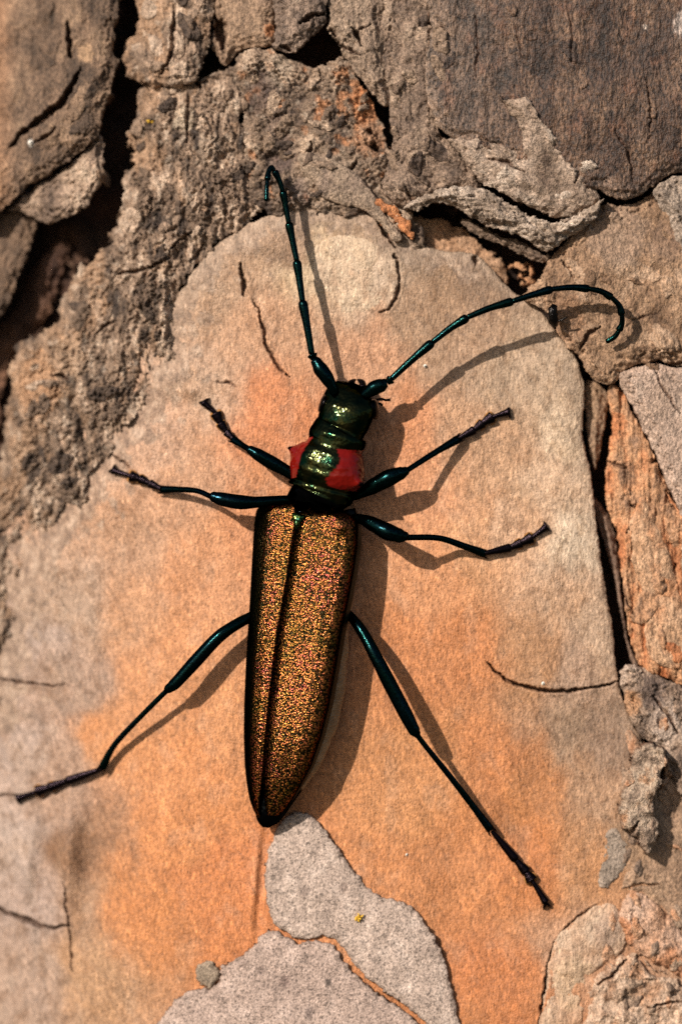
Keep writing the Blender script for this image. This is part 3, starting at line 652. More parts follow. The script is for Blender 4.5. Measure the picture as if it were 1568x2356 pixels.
flakes(22, (1260, 1540, 480, 860), BROWN, 'brown', (14, 44), (2, 5), lean=-0.6, xmin=([480, 560, 640, 720, 790, 860], [1420, 1340, 1290, 1330, 1370, 1400]))
flakes(18, (1420, 1560, 940, 1520), FLAKE, 'brown', (16, 60), (2, 6), lean=-0.25, xmax=([900, 1000, 1100, 1160, 1250, 1600], [1400, 1450, 1500, 1530, 1580, 1580]))
flakes(22, (1440, 1560, 1560, 2120), LR, 'pale', (12, 34), (2, 6))
flakes(20, (1360, 1560, 2100, 2350), LR, 'brown', (10, 32), (2, 6))
flakes(16, (1010, 1550, 10, 400), DARK, 'dark', (14, 46), (2, 4), lean=0.1)
flakes(10, (1080, 1360, 330, 500), PALE, 'pale', (10, 28), (2, 5), lean=1.0)

# ------------------------------------------------------------------ small things on the bark
def tube_mesh(name, pts, rad, seg=12, sub=5, flat=1.0, up=Vector((0, -1, 0)), cap=True, rough=0.0, seed=1):
    """smooth tapering tube through 3-D points (cm); flat squeezes it along the bark normal"""
    P = [Vector(p) for p in pts]; n = len(P); S, Rr = [], []
    for i in range(n - 1):
        p0, p1, p2, p3 = P[max(i - 1, 0)], P[i], P[i + 1], P[min(i + 2, n - 1)]
        for k in range(sub):
            t = k / sub
            S.append(0.5 * (2 * p1 + (p2 - p0) * t + (2 * p0 - 5 * p1 + 4 * p2 - p3) * t * t + (3 * p1 - p0 - 3 * p2 + p3) * t ** 3))
            e = t * t * (3 - 2 * t); Rr.append(rad[i] * (1 - e) + rad[i + 1] * e)
    S.append(P[-1]); Rr.append(rad[-1])
    rg = random.Random(seed); V = []; F = []
    for i, p in enumerate(S):
        d = (S[min(i + 1, len(S) - 1)] - S[max(i - 1, 0)]).normalized()
        a = d.cross(up)
        a = a.normalized() if a.length > 1e-4 else Vector((1, 0, 0))
        b = a.cross(d).normalized()
        for k in range(seg):
            th = 2 * math.pi * k / seg; r = Rr[i] * (1 + rough * (rg.random() - 0.5))
            V.append(p + a * (r * math.cos(th)) + b * (r * flat * math.sin(th)))
    for i in range(len(S) - 1):
        for k in range(seg):
            F.append((i * seg + k, i * seg + (k + 1) % seg, (i + 1) * seg + (k + 1) % seg, (i + 1) * seg + k))
    if cap:
        F.append(tuple(range(seg - 1, -1, -1))); F.append(tuple((len(S) - 1) * seg + k for k in range(seg)))
    me = bpy.data.meshes.new(name); me.from_pydata([tuple(v) for v in V], [], F)
    me.polygons.foreach_set('use_smooth', [True] * len(me.polygons)); me.update()
    return me

def plain_material(name, col, rough=0.6, metal=0.0, bump=0.0, bscale=120, spec=0.4, coat=0.0):
    m, n, l, p = mat(name)
    p.inputs['Base Color'].default_value = (*col, 1); p.inputs['Roughness'].default_value = rough
    p.inputs['Metallic'].default_value = metal; p.inputs['Specular IOR Level'].default_value = spec
    p.inputs['Coat Weight'].default_value = coat
    if bump:
        co = n.new('ShaderNodeTexCoord'); v = noise_node(n, l, co.outputs['Object'], bscale, 3)
        b = n.new('ShaderNodeBump'); b.inputs['Strength'].default_value = bump; b.inputs['Distance'].default_value = 0.008
        l.new(v, b.inputs['Height']); l.new(b.outputs[0], p.inputs['Normal'])
    return m

def tuft(x, y, r, m, label, category, n, seed, group=None, name='lichen_tuft'):
    """a crumb of lichen: short crooked lobes pressed together"""
    rg = random.Random(seed); h0 = bark_height(x, y)
    base = Vector(world(np.float64(x), np.float64(y), np.float64(h0)))
    root = bpy.data.objects.new(name, None); root.location = base; COL.objects.link(root)
    root['label'] = label; root['category'] = category
    if group: root['group'] = group
    for k in range(n):
        a = rg.uniform(0, 6.28); q = rg.uniform(0.25, 1.0) * r / U; h = rg.uniform(0.3, 0.9) * r / U
        s = rg.uniform(0, 0.35) * r / U; b = a + rg.uniform(-1, 1)
        pts = [Vector((s * math.cos(b), 0.002, s * math.sin(b))), Vector((0.6 * q * math.cos(a), -h, 0.6 * q * math.sin(a))), Vector((q * math.cos(a + .4), -h * 0.7, q * math.sin(a + .4)))]
        w_ = rg.uniform(0.13, 0.24) * r / U
        link(tube_mesh('lobe', pts, [w_, w_ * 0.9, w_ * 0.5], 7, 3, 0.7, rough=0.3, seed=seed + k), 'lobe', root, m)
YEL = plain_material('yellow_lichen', (0.62, 0.36, 0.03), 0.8, bump=0.5)
WHT = plain_material('white_grain', (0.75, 0.68, 0.58), 0.7, bump=0.4)
tuft(825, 2107, 13, YEL, 'tiny yellow lichen tuft on the grey speckled bark scale', 'lichen', 9, 3)
tuft(345, 276, 11, YEL, 'blurred yellow lichen crumb on the rough grey bark', 'lichen', 7, 8)

def grain(x, y, r, label, seed):
    rg = random.Random(seed); h0 = bark_height(x, y); me = bpy.data.meshes.new('pale_grain')
    V = []; F = []; nv, nh = 5, 8
    for i in range(nv):
        ph = math.pi * (i + 0.5) / nv
        for k in range(nh):
            th = 2 * math.pi * k / nh; q = r / U * rg.uniform(0.75, 1.15)
            V.append((q * math.sin(ph) * math.cos(th), -q * 0.7 * math.cos(ph), q * math.sin(ph) * math.sin(th)))
    for i in range(nv - 1):
        for k in range(nh): F.append((i * nh + k, i * nh + (k + 1) % nh, (i + 1) * nh + (k + 1) % nh, (i + 1) * nh + k))
    F += [tuple(range(nh)), tuple(range((nv - 1) * nh, nv * nh))]
    me.from_pydata(V, [], F); me.polygons.foreach_set('use_smooth', [True] * len(me.polygons))
    o = link(me, 'pale_grain', None, WHT); o.location = Vector(world(np.float64(x), np.float64(y), np.float64(h0 + r * 0.3)))
    o['label'] = label; o['category'] = 'grain'
grain(935, 1966, 3.6, 'pale grain stuck to the orange slab beside the grey speckled scale', 1)
grain(977, 842, 5.0, 'pale crumb on the slab between antenna and its shadow', 2)
grain(66, 322, 6.5, 'bright white grain in the slanting slit of the high brown plate', 3)
grain(1248, 1572, 4.5, 'pale grain on the rim of the curved crack in the slab', 4)

# black resin bead with a thread at the rim of the slab
RES = plain_material('black_resin', (0.010, 0.008, 0.007), 0.2, metal=0.8, bump=0.8, bscale=60)
h0 = 62.0
rb = link(tube_mesh('resin_bead', [unproject(1274, 702, h0 + 12), unproject(1270, 716, h0 + 16), unproject(1272, 734, h0 + 14), unproject(1276, 750, h0 + 6)], [7 / U, 11 / U, 11 / U, 5 / U], 12, 5, 0.9, rough=0.35), 'resin_bead', None, RES)
link(tube_mesh('thread', [unproject(1278, 738, h0 + 10), unproject(1290, 736, h0 + 14), unproject(1304, 728, h0 + 16)], [3 / U, 2.2 / U, 2.4 / U], 7, 4), 'thread', rb, RES)
rb['label'] = 'glossy black resin bead at the rim of the slab under the antenna'; rb['category'] = 'resin'

# ------------------------------------------------------------------ beetle materials
def shell_material(name, dark, ramp, scale, rough, strength, metal=1.0, spread=0.22):
    """punctured metallic cuticle: cells of shifting interference colour"""
    m, n, l, p = mat(name)
    co = n.new('ShaderNodeTexCoord')
    vo = n.new('ShaderNodeTexVoronoi'); vo.inputs['Scale'].default_value = scale; l.new(co.outputs['Object'], vo.inputs['Vector'])
    big = noise_node(n, l, co.outputs['Object'], 3.2, 3, 0.55)
    sep = n.new('ShaderNodeSeparateColor'); l.new(vo.outputs['Color'], sep.inputs[0])
    t = math_node(n, l, 'ADD', math_node(n, l, 'MULTIPLY', math_node(n, l, 'SUBTRACT', sep.outputs[0], 0.5), spread * 2), big)
    cr = n.new('ShaderNodeValToRGB'); e = cr.color_ramp.elements
    e[0].position, e[0].color = ramp[0][0], (*ramp[0][1], 1); e[1].position, e[1].color = ramp[-1][0], (*ramp[-1][1], 1)
    for q, c in ramp[1:-1]:
        z = e.new(q); z.color = (*c, 1)
    l.new(t, cr.inputs[0])
    mx = n.new('ShaderNodeMix'); mx.data_type = 'RGBA'
    pit = map_range(n, l, vo.outputs['Distance'], 0.25, 0.62, 0.0, 1.0)
    l.new(pit, mx.inputs[0]); l.new(cr.outputs[0], mx.inputs[6]); mx.inputs[7].default_value = (*dark, 1)
    at = n.new('ShaderNodeAttribute'); at.attribute_name = 'margin'          # olive-black border; its wide left band also paints in the flank's shade
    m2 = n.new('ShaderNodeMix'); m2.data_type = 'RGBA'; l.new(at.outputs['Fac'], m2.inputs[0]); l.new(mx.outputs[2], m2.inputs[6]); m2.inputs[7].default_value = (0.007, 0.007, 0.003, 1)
    l.new(m2.outputs[2], p.inputs['Base Color'])
    p.inputs['Metallic'].default_value = metal; p.inputs['Roughness'].default_value = rough
    p.inputs['Specular Tint'].default_value = (0.12, 0.12, 0.09, 1)      # dark cuticle: weak glancing reflection
    nz = noise_node(n, l, co.outputs['Object'], scale * 1.4, 2, 0.6)
    hh = math_node(n, l, 'SUBTRACT', math_node(n, l, 'MULTIPLY', nz, 0.9), vo.outputs['Distance'])
    b = n.new('ShaderNodeBump'); b.inputs['Strength'].default_value = strength; b.inputs['Distance'].default_value = 0.011
    l.new(hh, b.inputs['Height']); l.new(b.outputs[0], p.inputs['Normal'])
    return m
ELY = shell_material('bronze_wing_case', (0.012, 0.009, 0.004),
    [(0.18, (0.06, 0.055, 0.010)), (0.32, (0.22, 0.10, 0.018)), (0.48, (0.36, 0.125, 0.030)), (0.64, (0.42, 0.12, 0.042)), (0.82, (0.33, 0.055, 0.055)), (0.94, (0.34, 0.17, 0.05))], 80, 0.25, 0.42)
LIMB = shell_material('blue_green_limb', (0.002, 0.006, 0.006), [(0.25, (0.003, 0.022, 0.015)), (0.5, (0.005, 0.028, 0.027)), (0.75, (0.009, 0.022, 0.042))], 150, 0.16, 0.08, 0.98, 0.1)
RIM = plain_material('olive_rim', (0.014, 0.013, 0.006), 0.32, 0.6, 0.3, 160, 0.3)
FOOT = plain_material('dark_foot', (0.012, 0.008, 0.010), 0.24, 1.0, 0.3, 160, 0.3)
PAD = plain_material('orange_foot_hair', (0.30, 0.13, 0.03), 0.8, bump=0.6, bscale=200)
EYE = plain_material('black_eye', (0.006, 0.005, 0.005), 0.14, metal=1.0, bump=0.15, bscale=220)
SCUT = shell_material('green_gold_scutellum', (0.01, 0.02, 0.008), [(0.3, (0.06, 0.25, 0.08)), (0.55, (0.35, 0.40, 0.06)), (0.75, (0.10, 0.35, 0.20))], 60, 0.25, 0.4)

def body_material():
    m, n, l, p = mat('body_cuticle')
    n.remove(p); out = n['Material Output']
    co = n.new('ShaderNodeTexCoord')
    def shader(ramp, metal, rough, bs, st, coat=0.0):
        q = n.new('ShaderNodeBsdfPrincipled'); q.inputs['Metallic'].default_value = metal; q.inputs['Roughness'].default_value = rough
        if metal: q.inputs['Specular Tint'].default_value = (0.15, 0.16, 0.12, 1)
        q.inputs['Coat Weight'].default_value = coat; q.inputs['Coat Roughness'].default_value = 0.12
        nz = noise_node(n, l, co.outputs['Object'], bs * 0.22, 3, 0.6); cr = n.new('ShaderNodeValToRGB')
        cr.color_ramp.elements[0].position = 0.35; cr.color_ramp.elements[1].position = 0.68
        cr.color_ramp.elements[0].color = (*ramp[0], 1); cr.color_ramp.elements[1].color = (*ramp[1], 1)
        l.new(nz, cr.inputs[0]); l.new(cr.outputs[0], q.inputs['Base Color'])
        vo = n.new('ShaderNodeTexVoronoi'); vo.inputs['Scale'].default_value = bs; l.new(co.outputs['Object'], vo.inputs['Vector'])
        hs = math_node(n, l, 'ADD', vo.outputs['Distance'], noise_node(n, l, co.outputs['Object'], bs * 0.5, 2))
        b = n.new('ShaderNodeBump'); b.inputs['Strength'].default_value = st; b.inputs['Distance'].default_value = 0.012
        l.new(hs, b.inputs['Height']); l.new(b.outputs[0], q.inputs['Normal']); return q
    green = shader(((0.003, 0.014, 0.008), (0.034, 0.030, 0.010)), 1.0, 0.13, 46, 0.18)
    red = shader(((0.095, 0.0025, 0.0012), (0.15, 0.005, 0.0025)), 0.0, 0.10, 26, 0.42, 0.0); red.inputs['Specular IOR Level'].default_value = 0.22
    tan = shader(((0.22, 0.115, 0.048), (0.36, 0.21, 0.10)), 0.0, 0.42, 70, 0.4)
    blk = shader(((0.004, 0.005, 0.006), (0.010, 0.010, 0.012)), 1.0, 0.16, 24, 0.3, 0.0)
    at = n.new('ShaderNodeAttribute'); at.attribute_name = 'region'
    sp = n.new('ShaderNodeSeparateColor'); l.new(at.outputs['Color'], sp.inputs[0])
    cur = green.outputs[0]
    for i, s in enumerate((red, tan, blk)):
        mixn = n.new('ShaderNodeMixShader'); l.new(sp.outputs[i], mixn.inputs[0]); l.new(cur, mixn.inputs[1]); l.new(s.outputs[0], mixn.inputs[2]); cur = mixn.outputs[0]
    l.new(cur, out.inputs['Surface']); return m
BODY = body_material()

# ------------------------------------------------------------------ the beetle
def uk(x, y, H): return unproject(x * K, y * K, H)
beetle = bpy.data.objects.new('longhorn_beetle', None); COL.objects.link(beetle)
B0 = uk(905, 1850, 0); beetle.location = B0
beetle['label'] = 'long-horned beetle with bronze wing cases and a red-sided neck shield clinging to bark'
beetle['category'] = 'beetle'
def part(me, name, m, parent=None):
    if not me.get('shifted'):
        me.transform(__import__('mathutils').Matrix.Translation(-B0)); me['shifted'] = 1
    return link(me, name, parent or beetle, m)

# body: one continuous loft from mouth to tail.  x, y on the fine measuring grid; half width, half height, centre height in fine px
ST = [ # x, y, a, b, H, region(0 green 1 black 2 tan)
 (1066,1150, 14, 22,120,1),(1062,1160, 44, 44,136,0),(1056,1174, 66, 58,150,0),(1049,1196, 78, 68,160,0),(1043,1222, 84, 76,166,0),(1036,1248, 80, 78,168,0),
 (1027,1272, 77, 78,168,0),(1022,1286, 74, 74,168,0),(1018,1294, 82, 82,170,0),(1013,1310, 88, 88,172,0),(1008,1328, 86, 87,172,0),(1004,1340, 84, 85,172,0),
 (1000,1354, 96, 92,172,0),(993,1374,108, 99,172,0),(985,1398,116,103,172,0),(977,1424,114,102,172,0),(970,1446,104, 96,170,0),(966,1460, 97, 91,168,0),
 (963,1471,103, 95,166,0),(960,1481,100, 93,164,0),(957,1488, 86, 66,120,1),(950,1502, 88, 62,112,1),(944,1520, 96, 54,100,1),(938,1544,124, 40, 88,1),
 (934,1580,140, 56,118,2),(930,1680,140, 56,114,2),(922,1780,138, 56,112,2),(908,1880,138, 56,110,2),(904,1980,137, 55,108,2),(896,2080,134, 52,106,2),
 (884,2170,124, 48,104,2),(864,2260,104, 42,104,2),(838,2350, 70, 26, 72,1),(812,2425, 48, 26, 74,1),(800,2462, 32, 22, 72,1),(796,2482, 10, 10, 70,1)]
RED_R = [(1010,1346),(1050,1350),(1100,1352),(1160,1400),(1150,1470),(1060,1474),(1020,1468),(985,1458),(977,1440),(990,1420),(1012,1400),(1020,1378)]
RED_L = [(940,1310),(918,1338),(900,1372),(894,1405),(888,1432),(840,1440),(800,1380),(860,1320)]
def loft_body():
    A = np.array(ST, float); lo_ = A[:, 1] < 1486; A[lo_, 4] -= 50; A[lo_, 3] *= 0.76; r2_ = A[:, 5] == 2; A[r2_, 4] -= 34; A[r2_, 3] *= 0.72; A[A[:, 5] == 2, 0] += 9; A[A[:, 5] == 2, 2] -= 9; n = len(A); sub = 7; rows = []
    for i in range(n - 1):
        p0, p1, p2, p3 = A[max(i - 1, 0)], A[i], A[i + 1], A[min(i + 2, n - 1)]
        for k in range(sub):
            t = k / sub
            r = 0.5 * (2 * p1 + (p2 - p0) * t + (2 * p0 - 5 * p1 + 4 * p2 - p3) * t * t + (3 * p1 - p0 - 3 * p2 + p3) * t ** 3); r[5] = p1[5]; rows.append(r)
    rows.append(A[-1]); rows = np.array(rows); m = len(rows); SEG = 112
    rg = np.random.RandomState(4); V = []; R = []
    roll = math.radians(17)
    for i, r in enumerate(rows):
        x, y, a, b, H, reg = r; a = max(a, 3); b = max(b, 3)
        nxt, prv = rows[min(i + 1, m - 1)], rows[max(i - 1, 0)]
        dx, dy = nxt[0] - prv[0], nxt[1] - prv[1]; L = math.hypot(dx, dy); dx, dy = dx / L, dy / L
        wx, wy = dy, -dx                       # across the body, to its right
        for k in range(SEG):
            th = 2 * math.pi * k / SEG         # 0 = right flank, 90 = back
            c, s = math.cos(th), math.sin(th)
            q = 2.3; cc = math.copysign(abs(c) ** (2 / q), c); ss = math.copysign(abs(s) ** (2 / q), s)
            f = 1.0; tone = [0.0, 0.0, 0.0]
            deg = math.degrees(th); deg = deg if deg <= 180 else deg - 360
            if 1290 < y < 1484:               # neck shield
                for side, y0 in ((18, 1420), (162, 1384)):
                    g = math.exp(-((y - y0) / 15.0) ** 2 - ((deg - side) / 15.0) ** 2); f += 0.11 * g
                    g2 = math.exp(-((y - y0) / 7.0) ** 2 - ((deg - side) / 7.0) ** 2); f += 0.10 * g2
                    if g2 > 0.45: tone[2] = 1.0
                f += 0.035 * math.exp(-((y - 1400) / 22.0) ** 2 - ((deg - 66) / 16.0) ** 2) + 0.035 * math.exp(-((y - 1385) / 22.0) ** 2 - ((deg - 120) / 16.0) ** 2)
                f += 0.03 * math.exp(-((y - 1440) / 14.0) ** 2 - ((deg - 90) / 30.0) ** 2) - 0.03 * math.exp(-((y - 1420) / 60.0) ** 2 - ((deg - 92) / 9.0) ** 2)
                f += 0.010 * math.sin(y * 0.21 + 3.0 * math.sin(th * 2.3 + 1)) * math.exp(-((deg - 90) / 60.0) ** 2)
                red_test = True
                if tone[2]: tone[0] = 0.0
            elif y <= 1290:                    # head: brow bump, furrow between the antennae
                f += 0.10 * math.exp(-((y - 1180) / 14.0) ** 2) * (math.exp(-((deg - 40) / 18.0) ** 2) + math.exp(-((deg - 140) / 18.0) ** 2))
                f -= 0.07 * math.exp(-((y - 1195) / 26.0) ** 2 - ((deg - 92) / 12.0) ** 2)
            if reg == 2:
                tone[1] = 1.0
                ph = ((y - 1600) / 108.0) % 1.0; f *= 1 - 0.045 * math.exp(-((ph - 0.5) / 0.05) ** 2) + 0.012 * math.sin(ph * 6.28)
                f *= 1 + 0.02 * math.exp(-((deg - 8) / 10) ** 2)
            if reg == 1: tone[2] = 1.0
            lu, lh = a * cc * f, b * ss * f
            red_here = 1290 < y < 1484
            ru, rh = lu * math.cos(roll) - lh * math.sin(roll), lu * math.sin(roll) + lh * math.cos(roll)
            if y > 1540: ru, rh = lu, lh
            if red_here and not tone[2]:
                X_, Y_ = x + wx * ru, y + wy * ru
                for pol in (RED_R, RED_L):
                    ins = False
                    for j in range(len(pol)):
                        (ax, ay), (bx, by) = pol[j - 1], pol[j]
                        if (ay > Y_) != (by > Y_) and X_ < (bx - ax) * (Y_ - ay) / (by - ay) + ax: ins = not ins
                    if ins: tone[0] = 1.0
            V.append(uk(x + wx * ru, y + wy * ru, (H - 24 + rh) * K)); R.append(tone)
    F = [(i * SEG + k, (i + 1) * SEG + k, (i + 1) * SEG + (k + 1) % SEG, i * SEG + (k + 1) % SEG) for i in range(m - 1) for k in range(SEG)]
    F += [tuple(range(SEG)), tuple((m - 1) * SEG + k for k in range(SEG - 1, -1, -1))]
    me = bpy.data.meshes.new('body'); me.from_pydata([tuple(v) for v in V], [], F); me.polygons.foreach_set('use_smooth', [True] * len(me.polygons))
    at = me.color_attributes.new('region', 'FLOAT_COLOR', 'POINT')
    at.data.foreach_set('color', np.array([t + [1.0] for t in R], np.float32).ravel())
    return me
body = part(loft_body(), 'body', BODY)
body['label'] = 'dark green body with red neck shield sides and tan belly edge'

def blob(name, c, ax, ex, e2, seg=18, ring=12, bend=0.0):
    """ellipsoid at c with half axes along three vectors (cm)"""
    V = []; F = []
    for i in range(ring + 1):
        ph = math.pi * i / ring
        for k in range(seg):
            th = 2 * math.pi * k / seg
            u, v, w_ = math.cos(ph), math.sin(ph) * math.cos(th), math.sin(ph) * math.sin(th)
            V.append(c + ax * u + ex * (v + bend * u * u) + e2 * w_)
    for i in range(ring):
        for k in range(seg): F.append((i * seg + k, i * seg + (k + 1) % seg, (i + 1) * seg + (k + 1) % seg, (i + 1) * seg + k))
    me = bpy.data.meshes.new(name); me.from_pydata([tuple(v) for v in V], [], F); me.polygons.foreach_set('use_smooth', [True] * len(me.polygons)); me.update()
    return me
q_ = K / U
part(blob('eye', uk(972, 1210, 92 * K), Vector((8, 0, 27)) * q_, Vector((15, 0, 0)) * q_, Vector((0, 30, 0)) * q_, bend=-0.3), 'eye', EYE, body)
part(blob('eye', uk(1116, 1228, 100 * K), Vector((-2, -4, 31)) * q_, Vector((20, 4, 0)) * q_, Vector((0, 30, 0)) * q_, bend=0.35), 'eye', EYE, body)
for pts in ([(1122,1200,66),(1142,1196,62),(1156,1200,58),(1170,1199,56)], [(1114,1212,58),(1138,1210,52),(1146,1216,48)]):
    part(tube_mesh('palp', [uk(x, y, h * K) for x, y, h in pts], [4.5 * q_, 3.6 * q_, 3.6 * q_, 4.6 * q_][:len(pts)], 8, 4), 'palp', FOOT, body)
for s in (-1, 1):
    part(tube_mesh('mandible', [uk(1066 + 22 * s, 1164, 60 * K), uk(1070 + 16 * s, 1148, 50 * K), uk(1069 + 3 * s, 1138, 42 * K)], [13 * q_, 10 * q_, 3 * q_], 10, 4), 'mandible', FOOT, body)

# wing cases: rows of (y, outer x, seam x) for each side
EL = [(1512,792,884),(1519,776,886),(1534,768,888),(1570,763,887),(1640,758,876),(1717,754,865),(1807,749,850),(1896,743,834),(2000,737,820),(2119,732,807),(2210,731,798),(2297,734,791),(2352,740,786),(2400,749,780),(2430,760,777),(2452,772,779)]
ER = [(1535,1046,888),(1542,1064,889),(1556,1077,890),(1580,1086,888),(1640,1084,877),(1717,1073,866),(1807,1056,851),(1896,1037,835),(2000,1020,821),(2119,998,808),(2210,974,799),(2297,943,792),(2352,912,790),(2400,882,793),(2430,858,797),(2446,836,802)]
def wing_case(rows, side):
    A = np.array(rows, float); yy = np.linspace(A[0, 0], A[-1, 0], 230)
    yy = A[0, 0] + (A[-1, 0] - A[0, 0]) * (0.5 - 0.5 * np.cos(np.linspace(0, np.pi, 230))) * 0.5 + (yy - A[0, 0]) * 0.5
    xo = np.interp(yy, A[:, 0], A[:, 1]); xs = np.interp(yy, A[:, 0], A[:, 2])
    ker = np.hanning(9); ker /= ker.sum()
    xo = np.convolve(np.pad(xo, 4, mode='edge'), ker, 'valid'); xs = np.convolve(np.pad(xs, 4, mode='edge'), ker, 'valid')
    NU = 84; V = []; F = []; MG = []
    for i, y in enumerate(yy):
        s = (y - A[0, 0]) / (A[-1, 0] - A[0, 0])
        Hs = 124 + 12 * math.sin(math.pi * min(s * 1.2, 1)) - 46 * max(0, s - 0.70) ** 2 / 0.09 - 26 * math.exp(-s / 0.012)
        drop = (86 if side < 0 else 36) * (1 - 0.45 * max(0, s - 0.75) / 0.25)
        wdt = xo[i] - xs[i]
        for k in range(NU):
            t = k / (NU - 1)
            if t < 0.88:
                a = t / 0.88 * math.pi / 2; n_ = 4.6 if side > 0 else 2.2
                f = math.sin(a) ** (2 / n_); g = 1 - math.cos(a) ** (2 / n_)
                x = xs[i] + wdt * f * (0.93 if side > 0 else 1.0)
                kk = (0.22 if side > 0 else -0.34) * abs(wdt)
                H = Hs + kk * f - (drop + kk) * g
                # shoulder knob, weak longitudinal ribs, narrow seam bead
                H += 9 * math.exp(-((s - 0.045) / 0.03) ** 2 - ((f - 0.72) / 0.16) ** 2)
                H += 2.2 * math.exp(-((f - 0.36) / 0.05) ** 2) * min(1, s * 5) * (1 - s) + 2.0 * math.exp(-((f - 0.66) / 0.05) ** 2) * (1 - s)
                H += 2.2 * math.exp(-(((f * abs(wdt)) - 7) / 3.5) ** 2) - 6 * math.exp(-((f * abs(wdt)) / 2.2) ** 2)
            else:                                # rim turns under
                e = (t - 0.88) / 0.12
                x = xs[i] + wdt * ((0.93 + 0.07 * math.sin(e * 2.2)) if side > 0 else 1 - 0.05 * e * e); H = Hs - drop - (30 if side > 0 else 14) * e
            V.append(uk(x, y, H * K))
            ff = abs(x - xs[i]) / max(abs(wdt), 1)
            MG.append(float(sstep(0.36, 0.80, ff)) * 0.97 if side < 0 else float(sstep(0.84, 0.94, ff)) * 0.9)  # left side darkened far inward as painted shade, right only at the border
    for i in range(len(yy) - 1):
        for k in range(NU - 1):
            q = (i * NU + k, (i + 1) * NU + k, (i + 1) * NU + k + 1, i * NU + k + 1)
            F.append(q if side > 0 else q[::-1])
    me = bpy.data.meshes.new('wing_case'); me.from_pydata([tuple(v) for v in V], [], F); me.polygons.foreach_set('use_smooth', [True] * len(me.polygons)); me.update()
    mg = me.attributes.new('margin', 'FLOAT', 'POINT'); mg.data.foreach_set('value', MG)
    me.materials.append(ELY); me.materials.append(RIM)
    me.polygons.foreach_set('material_index', [1 if (i % (NU - 1)) / (NU - 1) > 0.885 else 0 for i in range(len(me.polygons))])
    o = part(me, 'wing_case', None)
    so = o.modifiers.new('thickness', 'SOLIDIFY'); so.thickness = 0.012; so.offset = -1
    return o
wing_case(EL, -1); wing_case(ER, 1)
# scutellum
def scutellum():
    V = []; F = []; n = 14; mm = 12
    for i in range(n):
        s = i / (n - 1)
        for k in range(mm):
            u = k / (mm - 1) * 2 - 1; wd = 19 * (1 - s) ** 0.7 + 1.5
            V.append(uk(896 - 8 * s + u * wd, 1541 + 44 * s + 4 * u, (142 - 8 * u * u - 10 * math.exp(-s / 0.1) - 5 * s ** 3) * K))
    for i in range(n - 1):
        for k in range(mm - 1): F.append((i * mm + k, (i + 1) * mm + k, (i + 1) * mm + k + 1, i * mm + k + 1))
    me = bpy.data.meshes.new('scutellum'); me.from_pydata([tuple(v) for v in V], [], F); me.polygons.foreach_set('use_smooth', [True] * len(me.polygons)); me.update()
    o = part(me, 'scutellum', SCUT); so = o.modifiers.new('thickness', 'SOLIDIFY'); so.thickness = 0.014; so.offset = -1
scutellum()

# antennae: first joint is the part, each further joint hangs on it
def antenna(base, joints, r0, r1):
    """base: scape points (x, y, H, r); joints: list of point lists"""
    sc_ = part(tube_mesh('antenna', [uk(x, y, h * K) for x, y, h, r in base], [r * q_ for *_, r in base], 20, 6), 'antenna', LIMB)
    N = len(joints)
    for j, pts in enumerate(joints):
        ra = r0 + (r1 - r0) * j / (N - 1)
        P3 = [uk(x, y, h * K) for x, y, h in pts]
        a, b = P3[0], P3[-1]
        path = [a] + ([a.lerp(P3[1], 0.12)] if len(P3) > 1 else []) + P3[1:-1] + [P3[-2].lerp(b, 0.82), b]
        rad = [ra * 0.62, ra * 0.80] + [ra * 0.92] * (len(P3) - 2) + [ra * 1.22, ra * 0.80]
        if j == N - 1: rad[-1] = ra * 0.35; rad[-2] = ra * 0.9
        part(tube_mesh('antenna_joint', path, [r * q_ for r in rad], 16, 6), 'antenna_joint', LIMB, sc_)
antenna([(1004,1178,118,14),(996,1160,124,16),(978,1130,128,21),(962,1108,128,22),(950,1088,126,17),(942,1078,124,13)],
        [[(942,1078,124),(935,1062,123)], [(935,1062,123),(922,985,118),(907,902,112)], [(907,902,112),(899,845,104),(890,782,96)], [(890,782,96),(878,725,88),(866,668,82)],
         [(866,668,82),(857,620,78),(848,574,76)], [(848,574,76),(838,542,76),(823,512,78)], [(823,512,78),(814,502,80),(806,515,86),(802,540,94)], [(802,540,94),(800,568,102),(799,604,110)]], 12.5, 7.5)
antenna([(1088,1192,108,15),(1100,1180,116,17),(1122,1164,120,22),(1142,1156,122,21),(1154,1150,122,15),(1160,1148,122,12)],
        [[(1160,1148,122),(1174,1136,123)], [(1174,1136,123),(1232,1082,126),(1297,1026,130)], [(1297,1026,130),(1348,986,138),(1402,951,146)], [(1402,951,146),(1468,924,150),(1538,903,152)],
         [(1538,903,152),(1596,884,152),(1655,867,150)], [(1655,867,150),(1710,862,147),(1766,866,144)], [(1766,866,144),(1802,874,140),(1834,893,134)], [(1834,893,134),(1856,917,128),(1864,945,122)],
         [(1864,945,122),(1864,970,114),(1855,992,106)], [(1855,992,106),(1842,1010,98),(1816,1026,90)]], 12.0, 8.5)

